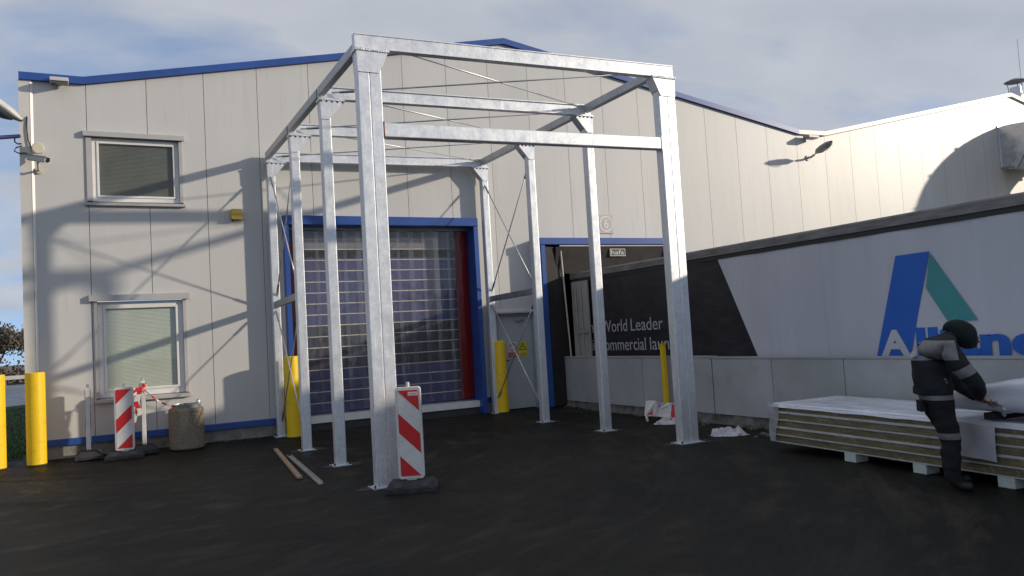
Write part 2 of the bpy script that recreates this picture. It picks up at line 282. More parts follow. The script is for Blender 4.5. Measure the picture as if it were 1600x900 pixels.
def asphalt():
    m = bpy.data.materials.new('asphalt'); m.use_nodes = True; MATS['asphalt'] = m
    n = m.node_tree.nodes; l = m.node_tree.links; b = n['Principled BSDF']
    t = n.new('ShaderNodeTexCoord')
    def noise(scale, st=(1, 1, 1), det=6, rot=0):
        mpn = n.new('ShaderNodeMapping'); mpn.inputs['Scale'].default_value = st; mpn.inputs['Rotation'].default_value = (0, 0, rot); l.new(t.outputs['Object'], mpn.inputs[0])
        z = n.new('ShaderNodeTexNoise'); z.inputs['Scale'].default_value = scale; z.inputs['Detail'].default_value = det; z.inputs['Roughness'].default_value = 0.65; l.new(mpn.outputs[0], z.inputs[0]); return z
    a = noise(0.55); g = noise(60, det=6); st = noise(1.4, (1.0, 0.16, 1), 5, rot=-0.9)
    r1 = n.new('ShaderNodeValToRGB'); r1.color_ramp.elements[0].position = 0.32; r1.color_ramp.elements[0].color = (0.0085, 0.0082, 0.0072, 1); r1.color_ramp.elements[1].position = 0.72; r1.color_ramp.elements[1].color = (0.019, 0.0175, 0.0135, 1); l.new(a.outputs[0], r1.inputs[0])
    # arcing tyre tracks: noise laid out by radius and angle about a turning centre in the yard
    mpr = n.new('ShaderNodeMapping'); mpr.inputs['Location'].default_value = (1.0, -13.0, 0); l.new(t.outputs['Object'], mpr.inputs[0])
    sx_ = n.new('ShaderNodeSeparateXYZ'); l.new(mpr.outputs[0], sx_.inputs[0])
    ln_ = n.new('ShaderNodeVectorMath'); ln_.operation = 'LENGTH'; l.new(mpr.outputs[0], ln_.inputs[0])
    at_ = n.new('ShaderNodeMath'); at_.operation = 'ARCTAN2'; l.new(sx_.outputs[1], at_.inputs[0]); l.new(sx_.outputs[0], at_.inputs[1])
    am_ = n.new('ShaderNodeMath'); am_.operation = 'MULTIPLY'; am_.inputs[1].default_value = 2.6; l.new(at_.outputs[0], am_.inputs[0])
    cx_ = n.new('ShaderNodeCombineXYZ'); l.new(ln_.outputs['Value'], cx_.inputs[0]); l.new(am_.outputs[0], cx_.inputs[1])
    wv = n.new('ShaderNodeTexNoise'); wv.inputs['Scale'].default_value = 2.0; wv.inputs['Detail'].default_value = 7; wv.inputs['Roughness'].default_value = 0.7; wv.inputs['Distortion'].default_value = 0.3; l.new(cx_.outputs[0], wv.inputs[0])
    r2 = n.new('ShaderNodeValToRGB'); r2.color_ramp.elements[0].position = 0.50; r2.color_ramp.elements[0].color = (0, 0, 0, 1); r2.color_ramp.elements[1].position = 0.70; r2.color_ramp.elements[1].color = (1, 1, 1, 1); l.new(wv.outputs[0], r2.inputs[0])
    ms = n.new('ShaderNodeMath'); ms.operation = 'MULTIPLY'; l.new(r2.outputs[0], ms.inputs[0]); l.new(a.outputs[0], ms.inputs[1])
    m1 = n.new('ShaderNodeMix'); m1.data_type = 'RGBA'; m1.inputs[7].default_value = (0.070, 0.061, 0.047, 1); l.new(ms.outputs[0], m1.inputs[0]); l.new(r1.outputs[0], m1.inputs[6])
    m2 = n.new('ShaderNodeMix'); m2.data_type = 'RGBA'; m2.blend_type = 'MULTIPLY'; m2.inputs[0].default_value = 0.8; l.new(m1.outputs[2], m2.inputs[6])
    r3 = n.new('ShaderNodeValToRGB'); r3.color_ramp.elements[0].position = 0.3; r3.color_ramp.elements[0].color = (0.35, 0.35, 0.35, 1); r3.color_ramp.elements[1].position = 0.68; r3.color_ramp.elements[1].color = (2.0, 2.0, 2.0, 1); l.new(g.outputs[0], r3.inputs[0]); l.new(r3.outputs[0], m2.inputs[7])
    l.new(m2.outputs[2], b.inputs['Base Color'])
    rr = n.new('ShaderNodeMapRange'); rr.inputs['From Min'].default_value = 0.3; rr.inputs['From Max'].default_value = 0.7; rr.inputs['To Min'].default_value = 0.42; rr.inputs['To Max'].default_value = 0.85; l.new(wv.outputs[0], rr.inputs[0]); l.new(rr.outputs[0], b.inputs['Roughness'])
    b.inputs['Specular IOR Level'].default_value = 0.10
    bp = n.new('ShaderNodeBump'); bp.inputs['Strength'].default_value = 0.5; bp.inputs['Distance'].default_value = 0.006; l.new(g.outputs[0], bp.inputs['Height'])
    bp2 = n.new('ShaderNodeBump'); bp2.inputs['Strength'].default_value = 0.3; bp2.inputs['Distance'].default_value = 0.05; l.new(st.outputs[0], bp2.inputs['Height']); l.new(bp.outputs[0], bp2.inputs['Normal']); l.new(bp2.outputs[0], b.inputs['Normal'])
asphalt()
def glassy(name, tint, gloss=0.25, rough=0.05, haze=0.05, hazecol=(0.6, 0.6, 0.6), bump=0.0, bst=(3, 1, 0.6)):
    m = bpy.data.materials.new(name); m.use_nodes = True; MATS[name] = m
    n = m.node_tree.nodes; l = m.node_tree.links
    n.remove(n['Principled BSDF']); o = n['Material Output']
    tr = n.new('ShaderNodeBsdfTransparent'); tr.inputs[0].default_value = (*tint, 1)
    df = n.new('ShaderNodeBsdfDiffuse'); df.inputs[0].default_value = (*hazecol, 1)
    gl = n.new('ShaderNodeBsdfGlossy'); gl.inputs['Roughness'].default_value = rough
    m1 = n.new('ShaderNodeMixShader'); m1.inputs[0].default_value = haze; l.new(tr.outputs[0], m1.inputs[1]); l.new(df.outputs[0], m1.inputs[2])
    fr = n.new('ShaderNodeLayerWeight'); fr.inputs[0].default_value = 0.5; pw = n.new('ShaderNodeMath'); pw.operation = 'POWER'; pw.inputs[1].default_value = 4.5; l.new(fr.outputs['Facing'], pw.inputs[0])
    ad = n.new('ShaderNodeMath'); ad.operation = 'MULTIPLY_ADD'; ad.inputs[1].default_value = 0.9; ad.inputs[2].default_value = gloss+0.045; ad.use_clamp = True; l.new(pw.outputs[0], ad.inputs[0])
    m2 = n.new('ShaderNodeMixShader'); l.new(ad.outputs[0], m2.inputs[0]); l.new(m1.outputs[0], m2.inputs[1]); l.new(gl.outputs[0], m2.inputs[2]); l.new(m2.outputs[0], o.inputs[0])
    if bump:
        t = n.new('ShaderNodeTexCoord'); mpn = n.new('ShaderNodeMapping'); mpn.inputs['Scale'].default_value = bst; l.new(t.outputs['Object'], mpn.inputs[0])
        z = n.new('ShaderNodeTexNoise'); z.inputs['Scale'].default_value = 2.0; l.new(mpn.outputs[0], z.inputs[0])
        bp = n.new('ShaderNodeBump'); bp.inputs['Strength'].default_value = bump; bp.inputs['Distance'].default_value = 0.1; l.new(z.outputs[0], bp.inputs['Height'])
        l.new(bp.outputs[0], gl.inputs['Normal']); l.new(bp.outputs[0], fr.inputs['Normal'])
glassy('strip_clear', (0.93, 0.92, 0.93), gloss=0.01, rough=0.06, haze=0.07, hazecol=(0.7, 0.7, 0.72), bump=0.22)
glassy('strip_red', (0.30, 0.03, 0.03), gloss=0.0, rough=0.2, haze=0.85, hazecol=(0.20, 0.010, 0.010), bump=0.3)
glassy('glass', (0.90, 0.93, 0.90), gloss=0.01, rough=0.02, haze=0.0)
glassy('thin_film', (0.96, 0.96, 0.96), gloss=0.0, rough=0.15, haze=0.03, hazecol=(0.65, 0.66, 0.70), bump=0.4, bst=(6, 6, 6))
glassy('wrap_film', (0.80, 0.80, 0.82), gloss=0.02, rough=0.2, haze=0.42, hazecol=(0.65, 0.66, 0.70), bump=0.5, bst=(6, 6, 6))

# ------------------------------------------------------------------ ground
D = 14.65
def gz(y): return 0.0 if y < 12.6 else min(0.05, 0.05*((y-12.6)/2.0)**1.4)
g = MB()
XS = [-400, -60, -12, -1.06, 8.78, 11.75, 60, 400]; YS = [-300, -40, -10, 0, 6, 12.6, 13.2, 13.8, 14.3, 14.7, 40, 600]
for i in range(len(XS)-1):
    for j in range(len(YS)-1):
        if XS[i] == 8.78 and -10 <= YS[j] < 14.6: continue
        g.add([(XS[i], YS[j], gz(YS[j])), (XS[i+1], YS[j], gz(YS[j])), (XS[i+1], YS[j+1], gz(YS[j+1])), (XS[i], YS[j+1], gz(YS[j+1]))], [(0, 1, 2, 3)])
gr = g.build('ground', 'asphalt', fix=False); tag(gr, kind='structure')
g = MB()
rp = [(-10, 0.0), (2, -1.25), (14.7, -1.25)]
for (a, za_), (b, zb_) in zip(rp, rp[1:]):
    g.add([(8.78, a, za_), (11.75, a, za_), (11.75, b, zb_), (8.78, b, zb_)], [(0, 1, 2, 3)])
    for x in (8.78, 11.75): g.add([(x, a, za_), (x, b, zb_), (x, b, gz(b)), (x, a, gz(a))], [(0, 1, 2, 3)])
g.add([(8.78, 14.7, -1.25), (11.75, 14.7, -1.25), (11.75, 14.7, 0.05), (8.78, 14.7, 0.05)], [(0, 1, 2, 3)])
tag(g.build('loading_ramp', 'concrete', fix=False), kind='structure')
# grass, road and field beyond the building's left corner
g = MB(); g.add([(-30, 15.15, 0.056), (-1.12, 15.15, 0.056), (-1.12, 36, 0.056), (-3.4, 33, 0.056), (-30, 30, 0.056)], [(0, 1, 2, 3, 4)])
tag(g.build('verge', 'grass_ground', fix=False), kind='structure')
g = MB(); g.add([(-120, 26, 0.060), (-3.4, 33.2, 0.060), (-1.12, 36.2, 0.060), (20, 58, 0.060), (20, 70, 0.060), (-120, 50, 0.060)], [(0, 1, 2, 3, 4, 5)])
tag(g.build('road', 'road', fix=False), kind='structure')
g = MB(); g.add([(-300, 66, 0.064), (40, 72, 0.064), (40, 500, 0.064), (-300, 500, 0.064)], [(0, 1, 2, 3)])
tag(g.build('field', 'field', fix=False), kind='structure')
g = MB()
for i in range(9000):
    y = 15.2+random.random()**1.5*17; x = -1.15-random.random()*min(3.2, 0.4+y*0.12); h = 0.03+random.random()*0.06; a = random.random()*6.28; dx, dy = math.cos(a)*0.008, math.sin(a)*0.008; lx, ly = random.uniform(-.03, .03), random.uniform(-.03, .03)
    g.add([(x-dx, y-dy, 0.055), (x+dx, y+dy, 0.055), (x+lx, y+ly, 0.055+h)], [(0, 1, 2)])
tag(g.build('grass', 'grass_blade', fix=False), 'short green grass beside the building corner behind the yellow bollards', 'grass', kind='stuff')

# ------------------------------------------------------------------ warehouse facade
ROOF = [(-1.05, 6.11), (-0.14, 6.11), (7.69, 7.70), (16.12, 6.31)]
ROOF2 = [(16.12, 6.31), (17.1, 6.33), (25.5, 8.10), (31.0, 6.95)]
def zt(x, prof):
    for (a, za_), (b, zb_) in zip(prof, prof[1:]):
        if a-1e-6 <= x <= b+1e-6: return za_+(zb_-za_)*(x-a)/(b-a)
    return prof[-1][1]
OPEN = [(-0.13, 1.33, 4.10, 5.25), (-0.08, 1.31, 0.87, 2.53), (3.05, 6.80, -1, 3.86), (7.18, 8.03, -1, 2.0), (8.42, 11.5, -2, 3.40)]
ZB = 0.30
def wallpiece(mb, x0, x1, y0, y1, prof, zb=ZB):
    cuts = sorted({x0, x1}|{c for o in OPEN for c in o[:2] if x0 < c < x1}|{c for c, _ in prof if x0 < c < x1})
    for a, b in zip(cuts, cuts[1:]):
        mid = (a+b)/2; spans = [(zb, None)]
        for o in sorted(OPEN, key=lambda o: o[2]):
            if o[0] < mid < o[1]:
                ns = []
                for lo, hi in spans:
                    if hi is None or hi > o[2]:
                        if o[2] > lo: ns.append((lo, o[2]))
                        ns.append((max(lo, o[3]), hi))
                    else: ns.append((lo, hi))
                spans = ns
        for lo, hi in spans:
            ha = zt(a, prof) if hi is None else hi; hb = zt(b, prof) if hi is None else hi
            mb.prism([(a, y0, lo), (b, y0, lo), (b, y0, hb), (a, y0, ha)], (0, y1-y0, 0))
wh = thing('warehouse_building', 'long cream-grey panelled warehouse with blue roof trim behind the steel frame', 'building', (3, D+0.5, 0.05))
J = [-0.90, -0.11, 0.80, 1.72, 2.63, 3.56, 4.49, 5.42, 6.35, 7.29, 8.23, 9.16, 10.12, 11.09, 12.08, 13.06, 14.04, 15.04, 16.08]
for a, b in zip(J, J[1:]):
    mb = MB(); wallpiece(mb, a+0.0042, b-0.0042, D, D+0.06, ROOF); mb.build('wall_panel', 'wall_metal', wh)
mb = MB(); wallpiece(mb, -1.03, 16.08, D+0.075, D+0.14, ROOF); mb.build('wall_core', 'joint_seal', wh)
for a, b in ((-1.05, 3.0), (6.86, 7.12), (8.05, 8.4)): mb = MB(); mb.box(a, b, D+0.02, D+0.12, -0.2, 0.245); mb.build('plinth', 'plinth', wh)
for a, b in ((-1.0, 3.0), (6.86, 7.12), (8.06, 8.38)):
    mb = MB(); mb.prism([(a, D-0.02, 0.25), (a, D-0.02, 0.345), (a, D+0.02, 0.37), (a, D+0.06, 0.37), (a, D+0.06, 0.25)], (b-a, 0, 0)); mb.build('base_strip', 'blue_paint', wh)
def trim(prof, name, m, parent, dz=0.0, h=0.11, out=0.07):
    for (a, za_), (b, zb_) in zip(prof, prof[1:]):
        mb = MB(); mb.prism([(a, D-out, za_-0.01+dz), (b, D-out, zb_-0.01+dz), (b, D-out, zb_+h+dz), (a, D-out, za_+h+dz)], (0, 0.35, 0)); mb.build(name, m, parent)
trim(ROOF, 'roof_trim', 'blue_paint', wh)
mb = MB(); mb.box(-1.06, -0.905, D-0.03, D+0.14, 0.25, 6.10); mb.build('corner_trim', 'white_trim', wh)
mb = MB(); mb.prism([(-0.9, D-0.004, 0.28), (-0.862, D-0.004, 0.28), (-0.9, D-0.034, 0.28)], (0, 0, 5.82)); mb.build('corner_bead', 'pvc_white', wh)
mb = MB()
for (a, za_), (b, zb_) in zip(ROOF, ROOF[1:]): mb.prism([(a, D+0.3, za_+0.02), (b, D+0.3, zb_+0.02), (b, D+0.3, zb_+0.07), (a, D+0.3, za_+0.07)], (0, 30, 0))
mb.build('roof', 'roof_sheet', wh)
mb = MB(); mb.box(-1.05, -0.95, D+0.145, D+30, 0.0, 6.10); mb.build('side_wall', 'wall_metal', wh)

def window(o, fr, gl, hood, blind, name):
    x0, x1, z0, z1 = o
    wn = MB()
    # PVC frame (outer) as the part itself, sub-parts below
    fx0, fx1, fz0, fz1 = fr; gx0, gx1, gz0, gz1 = gl; y = D+0.035
    for a in ((fx0, gx0, fz0, fz1), (gx1, fx1, fz0, fz1), (gx0, gx1, fz0, gz0), (gx0, gx1, gz1, fz1)): wn.box(a[0], a[1], y, y+0.06, a[2], a[3])
    wo = wn.build('window', 'pvc_white', wh, bevel=0.006)
    s = 0.035; mb = MB()
    for a in ((gx0, gx0+s, gz0, gz1), (gx1-s, gx1, gz0, gz1), (gx0+s, gx1-s, gz0, gz0+s), (gx0+s, gx1-s, gz1-s, gz1)): mb.box(a[0], a[1], y-0.014, y+0.05, a[2], a[3])
    mb.build('sash', 'pvc_white', wo, bevel=0.004)
    mb = MB(); mb.add([(gx0+s-0.003, y+0.012, gz0+s-0.003), (gx1-s+0.003, y+0.012, gz0+s-0.003), (gx1-s+0.003, y+0.012, gz1-s+0.003), (gx0+s-0.003, y+0.012, gz1-s+0.003)], [(0, 1, 2, 3)]); mb.build('pane', 'glass', wo, fix=False)
    bl = MB(); zz = gz0+0.03; 
    while zz < gz1-0.03:
        bl.add([(gx0, y+0.034, zz), (gx1, y+0.034, zz), (gx1, y+0.045, zz+0.024), (gx0, y+0.045, zz+0.024)], [(0, 1, 2, 3)]); zz += 0.022
    b = bl.build('blind', blind, wo, fix=False); tag(b, kind='stuff')
    mb = MB(); mb.box(gx0-0.02, gx1+0.02, y+0.13, y+0.14, gz0-0.02, gz1+0.02); mb.build('shaded_interior', 'core', wo)
    hx0, hx1, hz0, hz1 = hood
    mb = MB(); mb.prism([(hx0, D-0.075, hz0), (hx0, D-0.075, hz1-0.02), (hx0, D+0.0, hz1), (hx0, D+0.03, hz1), (hx0, D+0.03, hz0+0.02), (hx0, D-0.06, hz0)], (hx1-hx0, 0, 0)); mb.build('hood', 'trim_grey', wo)
    for a, b in ((x0, fx0), (fx1, x1)): mb = MB(); mb.box(a, b, D-0.025, y+0.06, fz0+0.002, hz0-0.002); mb.build('jamb', 'trim_grey', wo)
    mb = MB(); mb.prism([(x0-0.03, D-0.07, fz0-0.075), (x0-0.03, D-0.07, fz0-0.03), (x0-0.03, y+0.05, fz0), (x0-0.03, y+0.05, fz0-0.075)], (x1-x0+0.06, 0, 0)); mb.build('sill', 'trim_grey', wo)
    return wo
window(OPEN[0], (-0.05, 1.28, 4.17, 5.235), (0.02, 1.22, 4.24, 5.18), (-0.17, 1.37, 5.24, 5.34), 'blind_dark', 'w')
window(OPEN[1], (-0.03, 1.26, 0.945, 2.51), (0.05, 1.18, 1.04, 2.43), (-0.15, 1.37, 2.52, 2.63), 'blind', 'w')

# dock door with PVC strip curtain
mb = MB(); mb.box(2.965, 6.80, D-0.20, D+0.05, 3.79, 3.96); dd = mb.build('dock_door', 'blue_paint', wh, bevel=0.012); dd['label'] = 'blue framed dock door hung with clear plastic strips'
for a, b in ((2.97, 3.05), (6.70, 6.79)): mb = MB(); mb.box(a, b, D-0.19, D+0.30, 0.06, 3.785); mb.build('door_post', 'blue_paint', dd)
mb = MB(); mb.box(3.075, 6.76, D+0.365, D+0.38, 0.05, 3.86); mb.build('joint_backing', 'joint_cream', dd)
z = 0.32; rows = []
while z < 3.2: rows.append((z, z+0.2)); z += 0.2055
for k, (a, b) in enumerate(rows):
    mb = MB(); mb.box(3.08, 6.755, D+0.32, D+0.355, a+0.0035, b-0.0085)
    ln = MB(); ln.box(3.08, 6.755, D+0.314, D+0.358, b-0.0075, b+0.0085); ln.build('slat_joint', 'joint_cream', dd)
    mb.build('door_slat', 'slat_dark' if 1.1 < a < 1.8 else 'slat_blue', dd)
for a, b in ((3.235, 3.58), (3.605, 3.79)): mb = MB(); mb.box(3.08, 6.755, D+0.32, D+0.355, a, b); mb.build('door_slat', 'slat_grey', dd)
mb = MB(); mb.box(3.08, 6.755, D-0.03, D+0.31, 0.19, 0.31); mb.build('threshold', 'pvc_white', dd)
mb = MB(); mb.box(3.08, 6.755, D+0.0, D+0.40, -0.1, 0.185); mb.build('threshold_base', 'core', dd)
mb = MB(); mb.box(3.08, 6.755, D+0.12, D+0.22, 3.74, 3.795); mb.build('strip_rail', 'galv_dark', dd)
def strip(x0, x1, y, m, ph):
    s = MB(); bow = 0.016
    s.grid(8, 14, lambda u, v: (x0+(x1-x0)*u, y-bow*math.sin(math.pi*u)+0.012*(1-v)*math.sin(ph+3*v), 0.36+(3.77-0.36)*v))
    return s.build('curtain_strip', m, dd, smooth=True, fix=False)
xs = 3.09
strip(3.09, 3.36, D+0.17, 'strip_red', 0.5)
k = 0; x = 3.32
while x < 6.42:
    strip(x, min(x+0.35, 6.44), D+(0.155 if k % 2 else 0.195), 'strip_clear', k*1.7); x += 0.265; k += 1
strip(6.40, 6.69, D+0.17, 'strip_red', 2.1)

# side door
mb = MB(); mb.box(7.22, 7.99, D+0.03, D+0.07, 0.07, 1.96); sdr = mb.build('side_door', 'door_grey', wh); sdr['label'] = 'grey steel side door with two safety signs'
mb = MB()
for a in ((7.18, 7.22, 0.05, 2.0), (7.99, 8.03, 0.05, 2.0), (7.22, 7.99, 1.962, 2.0)): mb.box(a[0], a[1], D-0.01, D+0.10, a[2], a[3])
mb.build('door_frame', 'door_trim', sdr)
mb = MB(); mb.prism([(7.13, D-0.12, 2.02), (7.13, D-0.12, 2.05), (7.13, D, 2.13), (7.13, D, 2.02)], (0.97, 0, 0)); mb.build('rain_hood', 'trim_grey', sdr)
mb = MB(); mb.box(7.27, 7.32, D+0.0, D+0.03, 0.98, 1.14); mb.tube((7.295, D-0.03, 1.06), (7.295, D+0.03, 1.06), 0.012); mb.tube((7.295, D-0.035, 1.06), (7.41, D-0.035, 1.06), 0.011); mb.build('handle', 'bolt', sdr)
mb = MB(); mb.box(7.62, 7.82, D-0.02, D+0.03, 1.86, 1.91); mb.tube((7.80, D-0.03, 1.885), (7.62, D-0.12, 1.895), 0.009); mb.build('door_closer', 'device_grey', sdr)
for (a, b, kind) in ((7.43, 7.63, 0), (7.66, 7.86, 1)):
    yy = D+0.026
    mb = MB(); mb.box(a, b, yy, yy+0.004, 1.22, 1.43); sg = mb.build('safety_sign', 'sign_white' if kind == 0 else 'sign_yellow', sdr)
    mb = MB(); mb.box(a, b, yy, yy+0.004, 1.12, 1.216); mb.build('sign_strip', 'sign_red' if kind == 0 else 'sign_yellow', sdr)
    cx = (a+b)/2; cz = 1.325
    mb = MB()
    if kind == 0:
        n = 24; R1, R2 = 0.085, 0.068
        vs = [(cx+r*math.cos(2*math.pi*i/n), yy-0.003, cz+r*math.sin(2*math.pi*i/n)) for r in (R1, R2) for i in range(n)]
        mb.add(vs, [(i, (i+1) % n, n+(i+1) % n, n+i) for i in range(n)])
        mb.add([(cx-0.055, yy-0.0035, cz+0.043), (cx-0.043, yy-0.0035, cz+0.055), (cx+0.055, yy-0.0035, cz-0.043), (cx+0.043, yy-0.0035, cz-0.055)], [(0, 1, 2, 3)])
        mb.build('sign_ring', 'sign_red', sdr)
        mb = MB(); mb.add([(cx-0.01, yy-0.002, cz+0.05), (cx+0.03, yy-0.002, cz+0.05), (cx+0.005, yy-0.002, cz+0.01), (cx+0.03, yy-0.002, cz+0.01), (cx-0.02, yy-0.002, cz-0.05), (cx-0.005, yy-0.002, cz-0.005), (cx-0.03, yy-0.002, cz-0.005)], [(0, 1, 2, 3, 4, 5, 6)]); mb.build('sign_symbol', 'sign_black', sdr)
    else:
        mb.add([(cx, yy-0.002, cz+0.085), (cx-0.088, yy-0.002, cz-0.068), (cx+0.088, yy-0.002, cz-0.068)], [(0, 1, 2)]); mb.build('sign_triangle', 'sign_black', sdr)
        mb = MB(); mb.add([(cx, yy-0.003, cz+0.058), (cx-0.064, yy-0.003, cz-0.054), (cx+0.064, yy-0.003, cz-0.054)], [(0, 1, 2)]); mb.build('sign_field', 'sign_yellow', sdr)
        mb = MB(); mb.add([(cx+0.004, yy-0.004, cz+0.035), (cx+0.016, yy-0.004, cz+0.035), (cx+0.006, yy-0.004, cz+0.0), (cx+0.018, yy-0.004, cz+0.0), (cx-0.008, yy-0.004, cz-0.045), (cx-0.002, yy-0.004, cz-0.01), (cx-0.014, yy-0.004, cz-0.01)], [(0, 1, 2, 3, 4, 5, 6)]); mb.build('sign_symbol', 'sign_black', sdr)
    for q in range(2):
        mb = MB(); mb.box(a+0.03, b-0.03, yy-0.002, yy+0.001, 1.145+q*0.035, 1.152+q*0.035); mb.build('sign_line', 'sign_white' if kind == 0 else 'sign_black', sdr)

# dock shelter
sh = MB(); sf = D-0.35
sh.box(8.10, 11.52, sf-0.02, D+0.02, 3.40, 3.545); she = sh.build('dock_shelter', 'blue_paint', wh, bevel=0.012); she['label'] = 'blue framed black dock shelter with white maker plate'
for a, b in ((8.13, 8.225), (11.34, 11.49)): mb = MB(); mb.box(a, b, sf, D+0.02, 0.06, 3.395); mb.build('shelter_post', 'blue_paint', she)
mb = MB(); mb.box(8.14, 8.17, sf+0.01, D, 0.9, 3.39)
mb = MB(); mb.grid(12, 6, lambda u, v: (8.50+(11.33-8.50)*u, sf+0.02+0.10*(1-v)+0.012*math.sin(u*23)*(1-v), 2.80+(3.36-2.80)*v)); mb.build('top_flap', 'shelter_black', she, smooth=True, fix=False)
mb = MB(); mb.grid(3, 14, lambda u, v: (8.227+(8.80-8.227-0.16*v)*u, sf+0.02+0.14*u*(1-0.3*v), 0.06+(3.36-0.06)*v)); mb.build('side_flap', 'shelter_black', she, smooth=True, fix=False)
mb = MB(); mb.grid(3, 14, lambda u, v: (11.338-(11.338-11.37+0.0)*0-0.02*u, sf+0.02+0.1*u, 0.06+3.3*v)); mb.build('side_flap', 'shelter_black', she, smooth=True, fix=False)
mb = MB(); mb.tube((8.765, sf+0.105, 0.9), (8.62, sf+0.05, 3.37), 0.018, 8); mb.build('flap_edge', 'shelter_edge', she)
mb = MB(); mb.tube((8.58, sf+0.012, 3.375), (11.33, sf+0.012, 3.375), 0.014, 8); mb.build('flap_edge', 'shelter_edge', she)
yy = sf+0.012; mb = MB(); a0, a1, b0, b1 = 9.84, 10.24, 3.15, 3.31; t = 0.012
for q in ((a0, a1, b1-t, b1), (a0, a1, b0, b0+t), (a0, a0+t, b0+t, b1-t), (a1-t, a1, b0+t, b1-t)): mb.box(q[0], q[1], yy-0.004, yy, q[2], q[3])
mb.build('plate_border', 'letter_white', she)
mb = MB(); mb.box(a0+t, a1-t, yy-0.001, yy+0.02, b0+t, b1-t); mb.build('plate', 'sign_black', she)
text('plate_lettering', 'hafa', 'letter_white', she, (a0+0.03, yy-0.004, b0+0.035), (1, 0, 0), width=0.33, height=0.095, offset=0.004)

mb = MB(); mb.box(8.0, 12.2, D+1.4, D+1.45, -1.3, 5.0); mb.box(8.0, 8.05, D+0.15, D+1.4, -1.3, 5.0); mb.box(12.15, 12.2, D+0.15, D+1.4, -1.3, 5.0); mb.box(8.0, 12.2, D+0.15, D+1.4, 4.9, 4.95); mb.build('dock_interior', 'core', she)
# adjoining hall
ah = thing('adjoining_hall', 'cream-white hall with a pale gable edge to the right of the warehouse', 'building', (22, D+0.5, 0.05))
J2 = [16.08, 17.10, 18.08, 19.06, 20.03, 21.0, 21.98, 22.97, 23.96, 24.98, 26.0, 27.0, 28.0, 29.0, 30.0, 31.0]
for a, b in zip(J2, J2[1:]):
    mb = MB(); wallpiece(mb, a+0.0042, b-0.0042, D, D+0.06, [(16.0, 6.31)]+ROOF2); mb.build('wall_panel', 'hall_metal', ah)
mb = MB(); wallpiece(mb, 16.085, 31.0, D+0.075, D+0.14, [(16.0, 6.31)]+ROOF2); mb.build('wall_core', 'joint_seal', ah)
trim([(16.125, 6.31)]+ROOF2[1:], 'roof_trim', 'white_trim', ah, h=0.10)
mb = MB()
for (a, za_), (b, zb_) in zip(ROOF2, ROOF2[1:]): mb.prism([(a, D+0.3, za_+0.02), (b, D+0.3, zb_+0.02), (b, D+0.3, zb_+0.07), (a, D+0.3, za_+0.07)], (0, 30, 0))
mb.build('roof', 'roof_sheet', ah)
mb = MB(); mb.box(30.9, 31, D+0.145, D+30, 0, 6.9); mb.build('side_wall', 'hall_metal', ah)
# number plate
sg = thing('number_sign', 'beige square plate with a white ringed number 6 above the dock shelter', 'sign', (10.0, D-0.01, 3.69))
mb = MB(); mb.box(9.81, 10.19, D-0.022, D-0.004, 3.69, 4.11); mb.build('plate', 'plate_beige', sg)
mb = MB(); n = 32; mb.add([(10.0+r*math.cos(2*math.pi*i/n), D-0.026, 3.90+r*math.sin(2*math.pi*i/n)) for r in (0.175, 0.150) for i in range(n)], [(i, (i+1) % n, n+(i+1) % n, n+i) for i in range(n)]); mb.build('ring', 'pvc_white', sg)
text('numeral', '6', 'pvc_white', sg, (9.945, D-0.026, 3.81), (1, 0, 0), height=0.19, offset=0.006)

